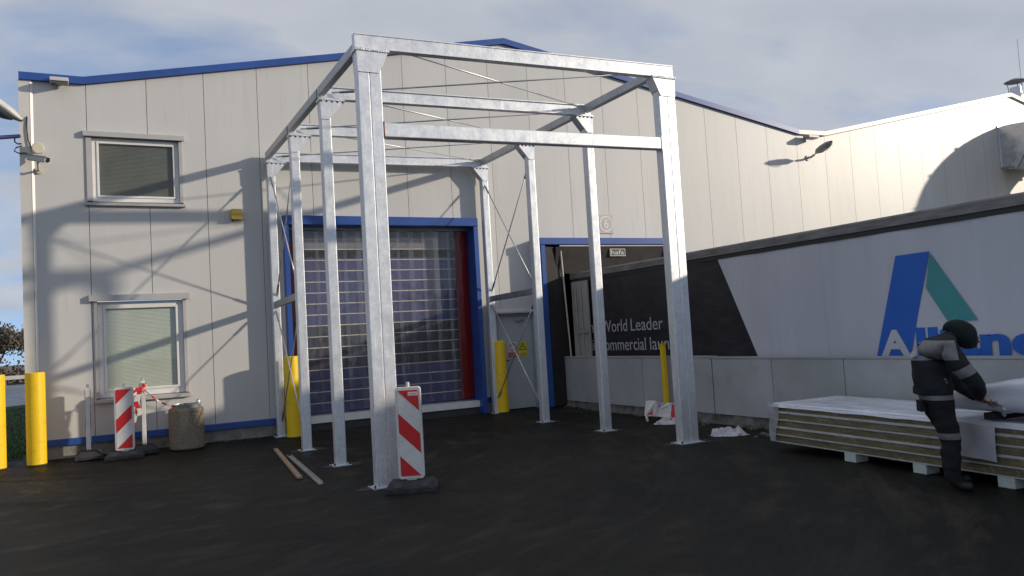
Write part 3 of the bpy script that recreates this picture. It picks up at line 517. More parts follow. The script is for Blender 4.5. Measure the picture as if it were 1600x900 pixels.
# ------------------------------------------------------------------ galvanised steel canopy frame
XL, XR = 2.776, 6.985; YF = [8.62, 10.58, 12.52, 14.475]
def ztop(x): return 5.085+0.085*(x-XL)/(XR-XL)
BH = 0.17; TW = 0.138
cf = thing('steel_canopy_frame', 'tall galvanised steel canopy frame of four portals standing before the dock door', 'steel frame', (4.88, 11.5, 0))
for k, y in enumerate(YF):
    for side, X in ((1, XL), (-1, XR)):
        zt_ = ztop(X)-BH; z0 = gz(y)
        mb = MB(); prof = rrect(TW, TW, 0.010 if k == 0 else 0.014)
        if k == 0:
            for dx in (-0.0692, 0.0692): mb.sweep((X+dx, y, z0+0.015), (X+dx, y, zt_-0.014), prof, (0, 1, 0))
            hw = 0.14
        else:
            mb.sweep((X, y, z0+0.015), (X, y, zt_-0.014), prof, (0, 1, 0)); hw = 0.07
        c = mb.build('column', 'galv', cf)
        mb = MB(); mb.box(X-hw-0.05, X+hw+0.05, y-0.12, y+0.12, z0-0.004, z0+0.015); mb.build('base_plate', 'galv', c)
        for bx in (-1, 1):
            for by in (-1, 1): mb = MB(); mb.tube((X+bx*(hw+0.03), y+by*0.095, z0+0.015), (X+bx*(hw+0.03), y+by*0.095, z0+0.045), 0.012, 6); mb.build('anchor_bolt', 'bolt', c)
        if k == 0:   # seam weld dashes between the two tubes
            mb = MB(); zz = 0.2
            while zz < zt_-0.4:
                h = 0.05+random.random()*0.05; mb.box(X-0.006, X+0.006, y-TW/2+0.006, y-TW/2+0.022, zz, zz+h); zz += 0.33+random.random()*0.1
            tag(mb.build('seam_weld', 'weld', c), kind='stuff')
        GE = 0.09 if k == 0 else 0.19
        # head: gusset box tapering down and cap plate
        ox0, ox1 = (X-hw-0.005, X+hw+GE) if side == 1 else (X-hw-GE, X+hw+0.005)
        bx0, bx1 = (X-hw+0.005, X+hw-0.03) if side == 1 else (X-hw+0.03, X+hw-0.005)
        hh = 0.25 if k == 0 else 0.26
        mb = MB(); mb.prism([(bx0, y-TW/2-0.012, zt_-0.03-hh), (bx1, y-TW/2-0.012, zt_-0.03-hh), (ox1, y-TW/2-0.012, zt_-0.032), (ox0, y-TW/2-0.012, zt_-0.032)], (0, 0.010, 0))
        mb.prism([(bx0, y+TW/2+0.002, zt_-0.03-hh), (bx1, y+TW/2+0.002, zt_-0.03-hh), (ox1, y+TW/2+0.002, zt_-0.032), (ox0, y+TW/2+0.002, zt_-0.032)], (0, 0.010, 0))
        e = ox1 if side == 1 else ox0; be = bx1 if side == 1 else bx0
        be = X+side*(hw+0.003); 
        mb.prism([(be, y-TW/2-0.002, zt_-0.03-hh*0.72), (be, y+TW/2+0.001, zt_-0.03-hh*0.72), (e-side*0.012, y+TW/2+0.001, zt_-0.033), (e-side*0.012, y-TW/2-0.002, zt_-0.033)], (side*0.010, 0, 0.002))
        mb.build('gusset', 'galv', c)
        mb = MB(); mb.box(ox0-0.012, ox1+0.012, y-TW/2-0.022, y+TW/2+0.022, zt_-0.031, zt_-0.001-0.004); mb.build('cap_plate', 'galv', c)
        if k > 0:
            for i in range(5):
                bx = ox0+0.02+(ox1-ox0-0.04)*i/4; mb = MB(); mb.tube((bx, y-TW/2-0.014, zt_-0.052), (bx, y-TW/2-0.014, zt_-0.031), 0.013, 6); mb.build('bolt', 'bolt', c)
        else:
            mb = MB()
            for i in range(14):
                bx = ox0+(ox1-ox0)*i/13; mb.box(bx-0.009, bx+0.009, y-TW/2-0.027, y-TW/2-0.012, zt_-0.036, zt_-0.020+random.random()*0.02)
            tag(mb.build('weld_bead', 'weld', c), kind='stuff')
    # cross beam
    xa = XL-(0.15 if k == 0 else 0.075); xb = XR+(0.15 if k == 0 else 0.075)
    za_ = ztop(XL)-BH/2; zb_ = ztop(XR)-BH/2
    mb = MB(); mb.sweep((xa, y, za_), (xb, y, zb_), ibeam(0.11, BH, 0.012, 0.09 if k == 0 else 0.06)); mb.build('cross_beam', 'galv', cf)
# lintel of the front portal
mb = MB(); prof = rrect(0.12, 0.165, 0.012); mb.sweep((XL+0.142, YF[0]-0.01, 3.99), (XR-0.142, YF[0]-0.01, 4.065), prof); li = mb.build('lintel', 'galv', cf)
mb = MB(); mb.box(XL+0.1405, XL+0.1475, YF[0]-0.075, YF[0]+0.055, 3.895, 4.085); mb.build('rust_weld', 'rust', li)
mb = MB(); mb.box(XR-0.147, XR-0.1405, YF[0]-0.078, YF[0]+0.058, 3.965, 4.165); mb.build('end_plate', 'galv', li)
# side beams, one piece per bay
for X in (XL-0.045, XR-0.03):
    for a, b in zip(YF, YF[1:]):
        zc_ = ztop(X)-0.075
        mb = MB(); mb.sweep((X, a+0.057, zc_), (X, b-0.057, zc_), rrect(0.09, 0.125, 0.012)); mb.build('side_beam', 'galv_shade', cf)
# roof bracing
def rod(p, q, r=0.011, name='bracing_rod'):
    mb = MB(); mb.tube(p, q, r, 8); o = mb.build(name, 'rod', cf, smooth=True)
    d = (Vector(q)-Vector(p)).normalized()
    for e, s in ((Vector(p), 1), (Vector(q), -1)):
        mb = MB(); mb.tube(e+d*s*0.10, e+d*s*0.30, r*1.75, 8); mb.build('turnbuckle', 'galv_dark', o)
    return o
for a, b in zip(YF, YF[1:]):
    rod((XL+0.10, a+0.06, ztop(XL)-0.055), (XR-0.10, b-0.06, ztop(XR)-0.055)); rod((XL+0.10, b-0.06, ztop(XL)-0.085), (XR-0.10, a+0.06, ztop(XR)-0.085))
# wall bracing in the last bay
for X, o in ((XL, 0.085), (XR, -0.085)):
    zs = 2.385 if X == XL else 2.35
    mb = MB(); mb.sweep((X, YF[2]+TW/2, zs), (X, YF[3]-TW/2, zs-0.03), rrect(0.07, 0.11, 0.008)); mb.build('mid_strut', 'galv_dark', cf)
    ya, yb = YF[2]+0.05, YF[3]-0.03
    rod((X-0.01, ya, zs+0.08), (X-0.01, yb, 4.66)); rod((X+0.012, yb, zs+0.08), (X+0.012, ya, 4.66))
    rod((X-0.01, yb, zs-0.10), (X-0.01, ya, 0.28)); rod((X+0.012, ya, zs-0.10), (X+0.012, yb, 0.28))
# asphalt cut open round the column feet
for i, (X, y) in enumerate([(X, y) for y in YF[:3] for X in (XL, XR)]):
    mb = MB(); n = 18; rr = [random.uniform(0.8, 1.15) for _ in range(n)]
    hx = 0.36 if y == YF[0] else 0.27
    mb.add([(X, y, gz(y)+0.008)]+[(X+0.03+hx*rr[j]*math.cos(2*math.pi*j/n), y+0.2*rr[j]*math.sin(2*math.pi*j/n), gz(y)+0.004) for j in range(n)], [(0, 1+j, 1+(j+1) % n) for j in range(n)])
    tag(mb.build('asphalt_patch', 'rubber', fix=False), kind='structure')

# ------------------------------------------------------------------ trailer behind the low wall
tx = 8.86
tr = thing('curtain_trailer', 'long curtain-sided trailer backed into the dock, black and white printed side', 'trailer', (10.1, 7.6, -1.25))
mb = MB(); mb.box(tx+0.03, 11.33, 0.85, 14.42, 0.0, 2.70); mb.build('cargo_box', 'chassis', tr)
mb = MB(); mb.box(tx+0.05, 11.31, 0.85, 14.42, 2.705, 2.79); mb.build('roof', 'rail', tr)
mb = MB(); mb.prism([(tx-0.02, 0.85, 2.665), (tx+0.045, 0.85, 2.665), (tx+0.045, 0.85, 2.80), (tx+0.005, 0.85, 2.80), (tx-0.02, 0.85, 2.775)], (0, 13.56, 0)); mb.build('top_rail', 'rail', tr)
mb = MB(); mb.box(tx-0.004, tx+0.028, 0.86, 14.40, 2.60, 2.662); mb.build('curtain_rail', 'dark_rail', tr)
def curt(name, poly_top, poly_bot, m):
    (y0, y1), (y2, y3) = poly_top, poly_bot
    mb = MB(); mb.grid(60, 8, lambda u, v: (tx+0.010+0.005*math.sin(5.1*(y2+(y3-y2)*u))+0.003*math.sin(11.3*(y2+(y3-y2)*u)+1), (y2+(y3-y2)*u)*(1-v)+(y0+(y1-y0)*u)*v, -0.1+2.70*v))
    return mb.build(name, m, tr, smooth=True, fix=False)
# slanted colour change: top y 9.90 (z 2.64) to bottom y 9.10 (z 1.04): slope 0.5 per metre
ys_top = 9.88; ys_bot = 9.88-0.47*2.70
cb_ = curt('black_curtain', (14.38, ys_top), (14.38, ys_bot), 'curtain_black'); cb_['label'] = 'black curtain section with grey lettering'
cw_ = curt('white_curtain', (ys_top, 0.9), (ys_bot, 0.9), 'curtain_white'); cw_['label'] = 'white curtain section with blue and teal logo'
xt = tx-0.003
for body, y0, z0, wd in (('The', 13.99, 1.525, 0.52), ('World', 13.345, 1.525, 0.87), ('Leader', 12.36, 1.525, 0.97), ('in', 13.72, 1.165, 0.20), ('commercial', 13.40, 1.165, 1.475), ('laundry', 11.80, 1.165, 1.05)):
    text('lettering', body, 'letter_grey', cb_, (xt, y0, z0), (0, -1, 0), width=wd, height=0.235, sub=(0, 0.70))
def plate(name, pts, m, parent, dx=0.0):
    mb = MB(); mb.prism([(xt-dx, y, z) for y, z in pts], (0.0015, 0, 0)); return mb.build(name, m, parent)
plate('logo_blue_leg', [(6.65, 2.29), (6.19, 2.295), (6.56, 1.035), (7.04, 1.035)], 'logo_blue', cw_)
plate('logo_teal_leg', [(6.185, 2.275), (5.67, 1.45), (6.03, 1.445), (6.275, 1.86)], 'logo_teal', cw_)
def btext(name, body, m, parent, y0, z0, width, h, dx):
    return text(name, body, m, parent, (xt-dx, y0, z0), (0, -1, 0), width=width, height=h, offset=0.042)
btext('logo_letter', 'A', 'curtain_white', cw_, 6.965, 1.04, 0.42, 0.33, 0.003)
btext('logo_lettering', 'lliance', 'logo_blue', cw_, 6.46, 1.04, 1.83, 0.345, 0.001)
# rear door swung right round and latched flat against the side
mb = MB(); mb.box(tx-0.065, tx-0.022, 13.70, 14.30, -0.1, 2.60); rd = mb.build('rear_door', 'door_cream', tr, bevel=0.008); rd['label'] = 'cream rear door folded flat against the side'
for a, b in ((13.72, 13.88), (13.92, 14.08), (14.12, 14.28)):
    for z0, z1 in ((0.1, 1.50), (1.60, 2.48)): mb = MB(); mb.box(tx-0.075, tx-0.064, a, b, z0, z1); mb.build('door_rib', 'door_cream', rd, bevel=0.004)
mb = MB(); mb.tube((tx-0.09, 13.90, 0.0), (tx-0.09, 13.90, 2.5), 0.012); mb.tube((tx-0.09, 14.10, 0.0), (tx-0.09, 14.10, 2.5), 0.012); mb.box(tx-0.1, tx-0.076, 13.72, 14.2, 1.53, 1.57); mb.build('lock_bar', 'device_grey', rd)
for y in (2.0, 3.3, 4.6):
    for x in (9.2, 11.0):
        mb = MB(); mb.lathe((x-0.18, y, -0.76), [(0.3, 0), (0.47, 0.02), (0.49, 0.09), (0.49, 0.27), (0.47, 0.34), (0.3, 0.36)], 24, 'x'); wo = mb.build('wheel', 'rubber', tr)
        mb = MB(); mb.lathe((x-0.185, y, -0.76), [(0.02, 0), (0.27, 0.0), (0.28, 0.03)], 20, 'x'); mb.build('rim', 'device_grey', wo)

# low clad wall along the sunken ramp
lw = thing('low_wall', 'low white panelled wall on a rough concrete base below the printed trailer side', 'wall', (8.65, 7.5, 0))
WY = [14.62, 13.15, 11.75, 10.92, 9.90, 8.62, 7.35, 6.05, 4.80, 3.55, 2.3, 1.0]
for a, b in zip(WY, WY[1:]):
    st = 0.02 if (abs(a-9.90) < 0.01) else 0.006
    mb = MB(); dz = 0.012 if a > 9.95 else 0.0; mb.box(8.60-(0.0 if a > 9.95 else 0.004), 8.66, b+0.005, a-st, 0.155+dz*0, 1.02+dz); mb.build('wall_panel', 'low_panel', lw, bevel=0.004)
mb = MB(); mb.box(8.615, 8.74, 1.0, 14.62, 0.16, 1.0); mb.build('wall_core', 'core', lw)
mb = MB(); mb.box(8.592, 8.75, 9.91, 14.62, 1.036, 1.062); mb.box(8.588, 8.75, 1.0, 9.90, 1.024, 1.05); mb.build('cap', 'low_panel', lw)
mb = MB()
def conc(u, v):
    y = 1.0+13.6*u; n_ = math.sin(y*7.3)*0.012+math.sin(y*17.1+1)*0.008
    return ((8.62-0.05*(1-v)**2+n_, y, 0.19*v+gz(y)*(1-v)-0.01))
mb.grid(160, 4, conc); mb.add([(8.62, 1.0, 0.15), (8.76, 1.0, 0.15), (8.76, 14.6, 0.15), (8.62, 14.6, 0.15)], [(0, 1, 2, 3)]); mb.build('concrete_base', 'concrete', lw, fix=False)

# ------------------------------------------------------------------ bollards
def bollard(loc, label, r=0.135, h=1.40):
    t = thing('yellow_bollard', label, 'bollard', (loc[0], loc[1], gz(loc[1])), group='thick yellow bollards along the facade')
    mb = MB(); mb.lathe((0, 0, 0), [(r, -0.02), (r, h-0.012), (r-0.004, h-0.003), (r-0.014, h)], 32); mb.build('post', 'yellow', t, local=True, smooth=False)
    mb = MB(); mb.lathe((0, 0, 0), [(r+0.006, -0.02), (r+0.006, 0.012), (r+0.0005, 0.02)], 32); mb.build('foot_ring', 'rubber', t, local=True)
    for p in t.children[0].data.polygons: p.use_smooth = abs(p.normal.z) < 0.3
    return t
bollard((-0.90, 14.22), 'yellow steel bollard at the building corner, nearer to the windows')
bollard((-1.42, 14.20), 'yellow steel bollard cut by the left edge of the picture')
bollard((2.935, 14.16), 'yellow steel bollard behind the left rear column of the steel frame', 0.125)
bollard((7.10, 14.40), 'yellow steel bollard in front of the grey side door', 0.115, 1.43)
t = thing('yellow_post', 'thin square yellow post by the low wall, half behind the front right column', 'post', (8.50, 10.98, 0))
mb = MB(); mb.sweep((8.50, 10.98, 0), (8.50, 10.98, 1.27), rrect(0.075, 0.075, 0.01), (0, 1, 0)); mb.build('post', 'yellow', t)
mb = MB(); mb.box(8.45, 8.55, 10.93, 11.03, 1.272, 1.285); mb.build('cap', 'yellow', t)

# ------------------------------------------------------------------ warning beacons
def beacon(loc, rz, label, flip=False, lean=0.0, detail=True):
    t = thing('warning_beacon', label, 'beacon', loc, rz, group='red and white warning beacons on rubber feet')
    ft = MB(); a, b, h = 0.27, 0.19, 0.115
    ft.add([(-a, -b, 0), (a, -b, 0), (a, b, 0), (-a, b, 0), (-a, -b, 0.055), (a, -b, 0.055), (a, b, 0.055), (-a, b, 0.055), (-a+0.05, -b+0.07, h), (a-0.05, -b+0.07, h), (a-0.05, b-0.07, h), (-a+0.05, b-0.07, h)],
           [(3, 2, 1, 0), (0, 1, 5, 4), (1, 2, 6, 5), (2, 3, 7, 6), (3, 0, 4, 7), (4, 5, 9, 8), (5, 6, 10, 9), (6, 7, 11, 10), (7, 4, 8, 11), (8, 9, 10, 11)])
    fo = ft.build('rubber_foot', 'rubber', t, local=True, bevel=0.005)
    for x in (-0.14, 0.14):
        m2 = MB(); m2.prism([(x-0.045, -b+0.004, 0.068), (x+0.045, -b+0.004, 0.068), (x+0.045, -b+0.058, 0.111), (x-0.045, -b+0.058, 0.111)], (0, 0.006, -0.008)); m2.build('hand_hole', 'core', fo, local=True)
    W, z0, z1, th = 0.275, 0.125, 1.10, 0.065
    pl = MB(); pr = rrect(W, z1-z0, 0.035, 5); pl.prism([(x, -th/2, (z0+z1)/2+y) for x, y in pr], (0, th, 0)); po = pl.build('plate', 'plastic_white', t, local=True, bevel=0.008)
    ix, iz0, iz1 = W/2-0.026, z0+0.035, z1-0.035
    for sgn in ((-1, 1) if detail else (-1,)):
        yy = sgn*(th/2+0.003)
        m2 = MB(); m2.add([(-ix, yy, iz0), (ix, yy, iz0), (ix, yy, iz1), (-ix, yy, iz1)], [(0, 1, 2, 3)]); m2.build('reflective_sheet', 'white_refl', po, local=True, fix=False)
        per = 0.446*(iz1-iz0)/0.9; hb = 0.205*(iz1-iz0)/0.9; sl_ = 2*ix
        sg_ = (-1 if flip else 1)*(1 if sgn < 0 else -1)
        zc_ = iz1-sl_/2
        while zc_ > iz0-0.4:
            # band between zc_ and zc_+hb at the left edge, dropping by sl_ to the right
            poly = [(-ix, zc_+(sl_/2)*sg_), (ix, zc_-(sl_/2)*sg_), (ix, zc_-(sl_/2)*sg_+hb), (-ix, zc_+(sl_/2)*sg_+hb)]
            def clip(pts, lim, hi):
                o = []
                for i in range(len(pts)):
                    p, q = pts[i], pts[(i+1) % len(pts)]; ip = (p[1] <= lim) if hi else (p[1] >= lim); iq = (q[1] <= lim) if hi else (q[1] >= lim)
                    if ip: o.append(p)
                    if ip != iq: k_ = (lim-p[1])/(q[1]-p[1]); o.append((p[0]+(q[0]-p[0])*k_, lim))
                return o
            poly = clip(clip(poly, iz1, True), iz0, False) if poly else []
            if len(poly) >= 3:
                m2 = MB(); m2.add([(x, yy+sgn*0.002, z) for x, z in poly], [tuple(range(len(poly)))]); m2.build('red_stripe', 'red_refl', po, local=True, fix=False)
            zc_ -= per
    m2 = MB(); m2.lathe((0, 0, 0), [(0.019, z1-0.01), (0.019, z1+0.045), (0.014, z1+0.05)], 12); m2.build('lamp_pin', 'plastic_white', t, local=True)
    m2 = MB(); m2.box(-0.05, 0.05, -0.025, 0.025, 0.10, 0.15); m2.build('foot_peg', 'plastic_white', t, local=True)
    return t
b1 = beacon((2.915, 8.20, 0), rad(-25), 'large red and white warning beacon at the foot of the front left column')
mb = MB(); mb.box(0.0, 0.105, -0.042, -0.0385, 1.005, 1.045); st_ = mb.build('sticker', 'sign_white', b1, local=True)
mb = MB(); mb.box(0.015, 0.09, -0.0435, -0.0425, 1.020, 1.030); mb.build('sticker_print', 'door_trim', b1, local=True)
beacon((0.30, 13.92, gz(13.92)), rad(-8), 'red and white warning beacon standing below the lower window', flip=True)
b3 = beacon((-0.20, 14.30, 0.05), rad(89), 'edge-on warning beacon left of the lower window, nearest the corner')
b4 = beacon((0.585, 14.25, 0.05), rad(88.5), 'edge-on warning beacon wound with tape, beside the concrete litter bin')
for o, sx in ((b3, 1.0), (b4, 1.04)): o.scale = (1, 1, sx)

# barrier tape
tp = MB()
def ribbon(pts, w0, axis=(0, 0, 1)):
    pts = [Vector(p) for p in pts]; a = Vector(axis)*w0/2
    for i in range(len(pts)-1):
        tp.mi = (i//2) % 2; tp.add([pts[i]-a, pts[i+1]-a, pts[i+1]+a, pts[i]+a], [(0, 1, 2, 3)])
ribbon([(0.585+0.06*math.cos(t*0.55), 14.25+0.17*math.sin(t*0.55), 1.125+0.006*math.sin(t)) for t in range(13)], 0.06)
ribbon([(0.56+0.5*(i/14), 14.075+0.02*math.sin(i), 1.10-0.62*(i/14)+0.26*(i/14)**2) for i in range(15)], 0.03)
ribbon([(0.55-0.12*(i/9), 14.06, 1.10-0.62*(i/9)) for i in range(10)], 0.05, (1, 0, 0.3))
ribbon([(0.50+0.03*math.sin(i*1.1), 14.05, 1.10-0.055*i) for i in range(9)], 0.07, (1, 0, 0.1))
ribbon([(0.53-0.2*math.sin(i*0.3), 14.05-0.01*i, 1.08-0.03*i) for i in range(6)], 0.05)
tag(tp.build('barrier_tape', ['red_refl', 'white_refl'], fix=False), 'red and white barrier tape tied round a beacon and hanging to the bin', 'tape')

# ------------------------------------------------------------------ litter bin
lb = thing('litter_bin', 'round exposed-aggregate concrete litter bin below the lower window', 'bin', (1.22, 14.22, 0.045))
mb = MB(); mb.lathe((0, 0, 0), [(0.255, 0), (0.272, 0.02), (0.272, 0.62), (0.262, 0.655), (0.235, 0.665), (0.215, 0.66), (0.21, 0.5), (0.0, 0.5)], 40); mb.build('bin_body', 'aggregate', lb, local=True)
mb = MB(); mb.lathe((0, 0, 0), [(0.205, 0.56), (0.222, 0.665), (0.228, 0.72), (0.220, 0.725), (0.20, 0.6)], 32); mb.build('liner', 'galv_dark', lb, local=True)
mb = MB()
for i in range(26):
    a = random.random()*6.28; r_ = random.random()*0.17; x, y, z = r_*math.cos(a), r_*math.sin(a), 0.60+random.random()*0.10; q = 0.03+random.random()*0.05
    mb.add([(x-q, y, z), (x+q, y+q*.4, z+q*.3), (x, y+q, z+q*.6), (x+q*.2, y-q, z+q*.5)], [(0, 1, 2), (0, 3, 1), (0, 2, 3), (1, 3, 2)])
tag(mb.build('rubbish', 'core', lb, local=True), kind='stuff')
cn = thing('drink_can', 'shiny metal drink can standing on the rim of the litter bin', 'can', (1.40, 14.12, 0.70))
mb = MB(); mb.lathe((0, 0, 0), [(0.026, 0), (0.033, 0.01), (0.033, 0.115), (0.027, 0.13), (0.025, 0.127), (0.0, 0.124)], 20); mb.build('can_body', 'duct_steel', cn, local=True, smooth=True)
# ------------------------------------------------------------------ loose pieces on the ground
def plank(name, p, q, w0, h, m, label, cat):
    p = Vector(p); q = Vector(q); c = (p+q)/2; t = thing(name, label, cat, (c.x, c.y, 0.006)); mb = MB(); z = Vector((0, 0, 0.008+h/2))
    prof = [(-w0/2, -h/2), (w0/2, -h/2), (w0/2, h/2), (-w0/2, h/2)] if m == 'wood' else [(-w0/2, -h/2), (w0/2, -h/2), (w0/2, h/2), (w0/2-0.006, h/2), (w0/2-0.006, -h/2+0.006), (-w0/2+0.006, -h/2+0.006), (-w0/2+0.006, h/2), (-w0/2, h/2)]
    mb.sweep(p+z, q+z, prof); mb.build('length', m, t, bevel=0.003)
plank('wood_batten', (2.385, 12.95, 0), (2.09, 9.88, 0), 0.062, 0.028, 'wood', 'brown wooden batten lying on the asphalt left of the frame', 'plank')
plank('metal_channel', (2.40, 12.0, 0), (2.20, 9.30, 0), 0.058, 0.03, 'metal_strip', 'pale metal channel lying on the asphalt beside the brown batten', 'metal strip')
from mathutils import noise as mnoise
fb = thing('fallen_barrier', 'small crumpled red and white striped barrier board leaning against the low wall', 'barrier', (8.22, 10.75, 0), rad(-38))
mb = MB(); mb.prism([(x, 0, 0.215+y) for x, y in rrect(0.62, 0.27, 0.03, 4)], (0, 0.035, 0.0)); fo = mb.build('board', 'plastic_white', fb, local=True, bevel=0.006)
for i, m in enumerate(['red_refl', 'white_refl', 'red_refl', 'white_refl', 'red_refl']):
    x0 = -0.275+i*0.11; mb = MB(); mb.add([(x0, -0.003, 0.105), (x0+0.11, -0.003, 0.105), (x0+0.11, -0.003, 0.315), (x0, -0.003, 0.315)], [(0, 1, 2, 3)]); mb.build('stripe', m, fo, local=True, fix=False)
for x in (-0.27, 0.27): mb = MB(); mb.box(x-0.02, x+0.02, -0.10, 0.14, 0.0, 0.08); mb.build('foot', 'plastic_white', fb, local=True, bevel=0.008)
mb = MB(); mb.lathe((0.34, 0.01, 0.15), [(0.02, 0), (0.04, 0), (0.04, 0.02), (0.02, 0.02)], 16, 'y'); mb.build('hook_ring', 'plastic_white', fb, local=True)
for o in list(fb.children)+[c for q in fb.children for c in q.children]:
    b_ = bmesh.new(); b_.from_mesh(o.data); bmesh.ops.subdivide_edges(b_, edges=b_.edges[:], cuts=5, use_grid_fill=True)
    for v in b_.verts:
        x, y, z = v.co; v.co = Vector((x*0.9+0.03*mnoise.noise(Vector((x*4, z*5, 1))), y+0.10*mnoise.noise(Vector((x*5, z*3, 3)))+0.35*(z-0.08)*0.6, z*0.93+0.05*mnoise.noise(Vector((x*3.5, 0, 8)))-0.10*x))
    zmin = 0; b_.to_mesh(o.data); b_.free()

from mathutils import noise as mnoise
def sheet(name, c, sx, sy, h, label, m='bag', rz=0.0, seed=0):
    t = thing(name, label, 'plastic sheet', c, rz)
    mb = MB()
    def fn(u, v):
        a = (u-0.5)*2; b = (v-0.5)*2; r_ = max(abs(a), abs(b)); e = max(0, 1-r_**3)
        nn = mnoise.noise(Vector((u*5+seed, v*5, seed))); n2 = mnoise.noise(Vector((u*13+seed, v*13, 3+seed)))
        s_ = 1+0.25*mnoise.noise(Vector((a*2+seed, b*2, 9)))
        return (a*sx*s_/(1+0.3*r_*abs(a*b)), b*sy*s_/(1+0.3*r_*abs(a*b)), 0.008+max(0, h*e*(0.5+0.9*nn+0.2*n2)))
    mb.grid(34, 34, fn); mb.build('crumpled_film', m, t, local=True, fix=False)
    return t
sheet('plastic_sheet', (7.80, 8.72, 0), 0.27, 0.17, 0.14, 'crumpled white plastic sheet on the ground beside the panel stack', rz=-0.6, seed=1)
sheet('plastic_bag', (8.12, 10.45, 0), 0.26, 0.14, 0.10, 'dirty white plastic bag at the foot of the fallen striped board', rz=-0.7, seed=4)
mb = MB()
def rock(mb, c, r_):
    vs = []; b = bmesh.new(); bmesh.ops.create_icosphere(b, subdivisions=1, radius=1)
    for v in b.verts: q = v.co*r_*random.uniform(0.7, 1.2); vs.append((c[0]+q.x, c[1]+q.y, c[2]+q.z*0.6))
    fs = [tuple(v.index for v in f.verts) for f in b.faces]; b.free(); mb.add(vs, fs)
for i in range(150):
    y = random.uniform(7.6, 14.3); x = 8.56-abs(random.gauss(0, 0.16))*(1.6 if 7.6 < y < 10.5 else 0.5); rock(mb, (x, y, gz(y)+0.012), random.choice((0.02, 0.03, 0.045, 0.07) if y < 10.4 else (0.012, 0.02, 0.03)))
tag(mb.build('rubble', 'rubble'), 'loose dark rubble along the foot of the low wall', 'rubble', kind='stuff')
mb = MB()
for i in range(120):
    x = random.uniform(-0.5, 8); y = random.uniform(4, 14.2); rock(mb, (x, y, gz(y)+0.002), random.uniform(0.003, 0.007))
for i in range(14): x = random.uniform(1.6, 2.7); rock(mb, (x, 14.45+random.random()*0.12, 0.06), random.uniform(0.015, 0.04))
tag(mb.build('grit', 'rubble'), 'scattered grit and small stones over the asphalt yard', 'grit', kind='stuff')

# ------------------------------------------------------------------ panel stack
ps = thing('panel_stack', 'stack of mineral-wool sandwich panels under white film, lying along the low wall', 'panel stack', (7.29, 7.36, 0), rad(-5.7))
LW, LL = 1.08, 6.2
zb = 0.10; ph = 0.092
for k in range(5):
    ox, oy = random.uniform(-0.02, 0.016), random.uniform(-0.03, 0.02)
    mb = MB(); mb.box(ox+0.012, LW+ox-0.012, -LL+oy, oy-0.005, zb+k*ph+0.0085, zb+(k+1)*ph-0.010); pn = mb.build('panel', 'wool', ps, local=True)
    for z_ in (zb+k*ph, zb+(k+1)*ph-0.0105): mb = MB(); mb.box(ox, LW+ox, -LL+oy, oy, z_, z_+0.009); mb.build('steel_skin', 'panel_skin', pn, local=True)
zt_ = zb+5*ph
mb = MB()
def tf(u, v):
    x = -0.02+(LW+0.04)*u; y = 0.02-(LL+0.02)*v; e = min(u, 1-u, v*4)
    z_ = zt_+0.012+0.006*mnoise.noise(Vector((x*4, y*3, 0)))+0.004*mnoise.noise(Vector((x*14, y*5, 2)))
    if u < 0.001 or u > 0.999 or v < 0.001: z_ -= 0.045
    return (x, y, z_)
mb.grid(30, 120, tf); mb.build('top_film', 'film', ps, local=True, smooth=True, fix=False)
mb = MB(); mb.grid(24, 12, lambda u, v: (-0.030-0.004*math.sin(v*9+u*5), 0.025-(0.10+0.10*v)*u+0.01*math.sin(v*7), zb+0.01+(zt_-zb)*v)); mb.build('end_wrap', 'wrap_film', ps, local=True, smooth=True, fix=False)
mb = MB(); mb.grid(20, 12, lambda u, v: (-0.03+(LW+0.05)*u, 0.026+0.006*math.sin(u*20+v*6), zb+0.01+(zt_-zb)*v)); mb.build('end_wrap', 'wrap_film', ps, local=True, smooth=True, fix=False)
mb = MB(); mb.grid(60, 8, lambda u, v: (-0.022-0.006*math.sin(u*40+v*4), -0.28-4.5*u, zb+0.0+(zt_-zb)*v)); mb.build('side_wrap', 'thin_film', ps, local=True, smooth=True, fix=False)
for y in (-1.22, -2.12, -3.02, -3.95, -4.9, -5.8):
    for x in (0.0, 0.85): mb = MB(); mb.box(x, x+0.18, y-0.08, y+0.08, 0.004, zb-0.002); mb.build('foam_block', 'foam_block', ps, local=True, bevel=0.006)
wb = thing('wrapped_bundle', 'white film-wrapped bundle lying on top of the panel stack at the right edge', 'bundle', (7.29, 7.36, zt_+0.025), rad(-5.7))
mb = MB()
def wf(u, v):
    # closed loaf: u round the cross-section, v along the length
    y = -2.50-3.6*v; t = u*2*math.pi; cx = 0.52; a = 0.54; hgt = (0.20+0.22*min(1, v*2.6)**0.9)
    ct, st_ = math.cos(t), math.sin(t); sg1 = lambda q, e: math.copysign(abs(q)**e, q)
    end = 0.25 if v in (0, 1) else 1
    n_ = 0.02*mnoise.noise(Vector((u*9, y*3, 1)))+0.012*abs(mnoise.noise(Vector((u*22, y*6, 4))))
    return (cx+a*sg1(ct, 0.35)*(1+n_*0.6), y, max(0.02, 0.06+hgt*0.5*(1+sg1(st_, 0.45))*(1+n_*2.5)*end))
mb.grid(48, 60, wf); mb.build('film_wrap', 'film', wb, local=True, smooth=True, fix=False)
for y in (-2.9, -3.9, -4.9): mb = MB(); mb.box(0.02, 1.02, y-0.05, y+0.05, 0.0, 0.062); mb.build('bearer', 'chassis', wb, local=True)
pp = thing('paper_sheet', 'white paper sheet taped to the side of the panel stack beside the worker', 'paper', (7.035, 4.70, 0.25), rad(-5.7))
mb = MB(); mb.grid(10, 8, lambda u, v: (-0.055-0.008*math.sin(u*7+v*3), 0.12-0.44*u, 0.0+0.31*v-0.02*u)); mb.build('sheet', 'paper', pp, local=True, smooth=True, fix=False)

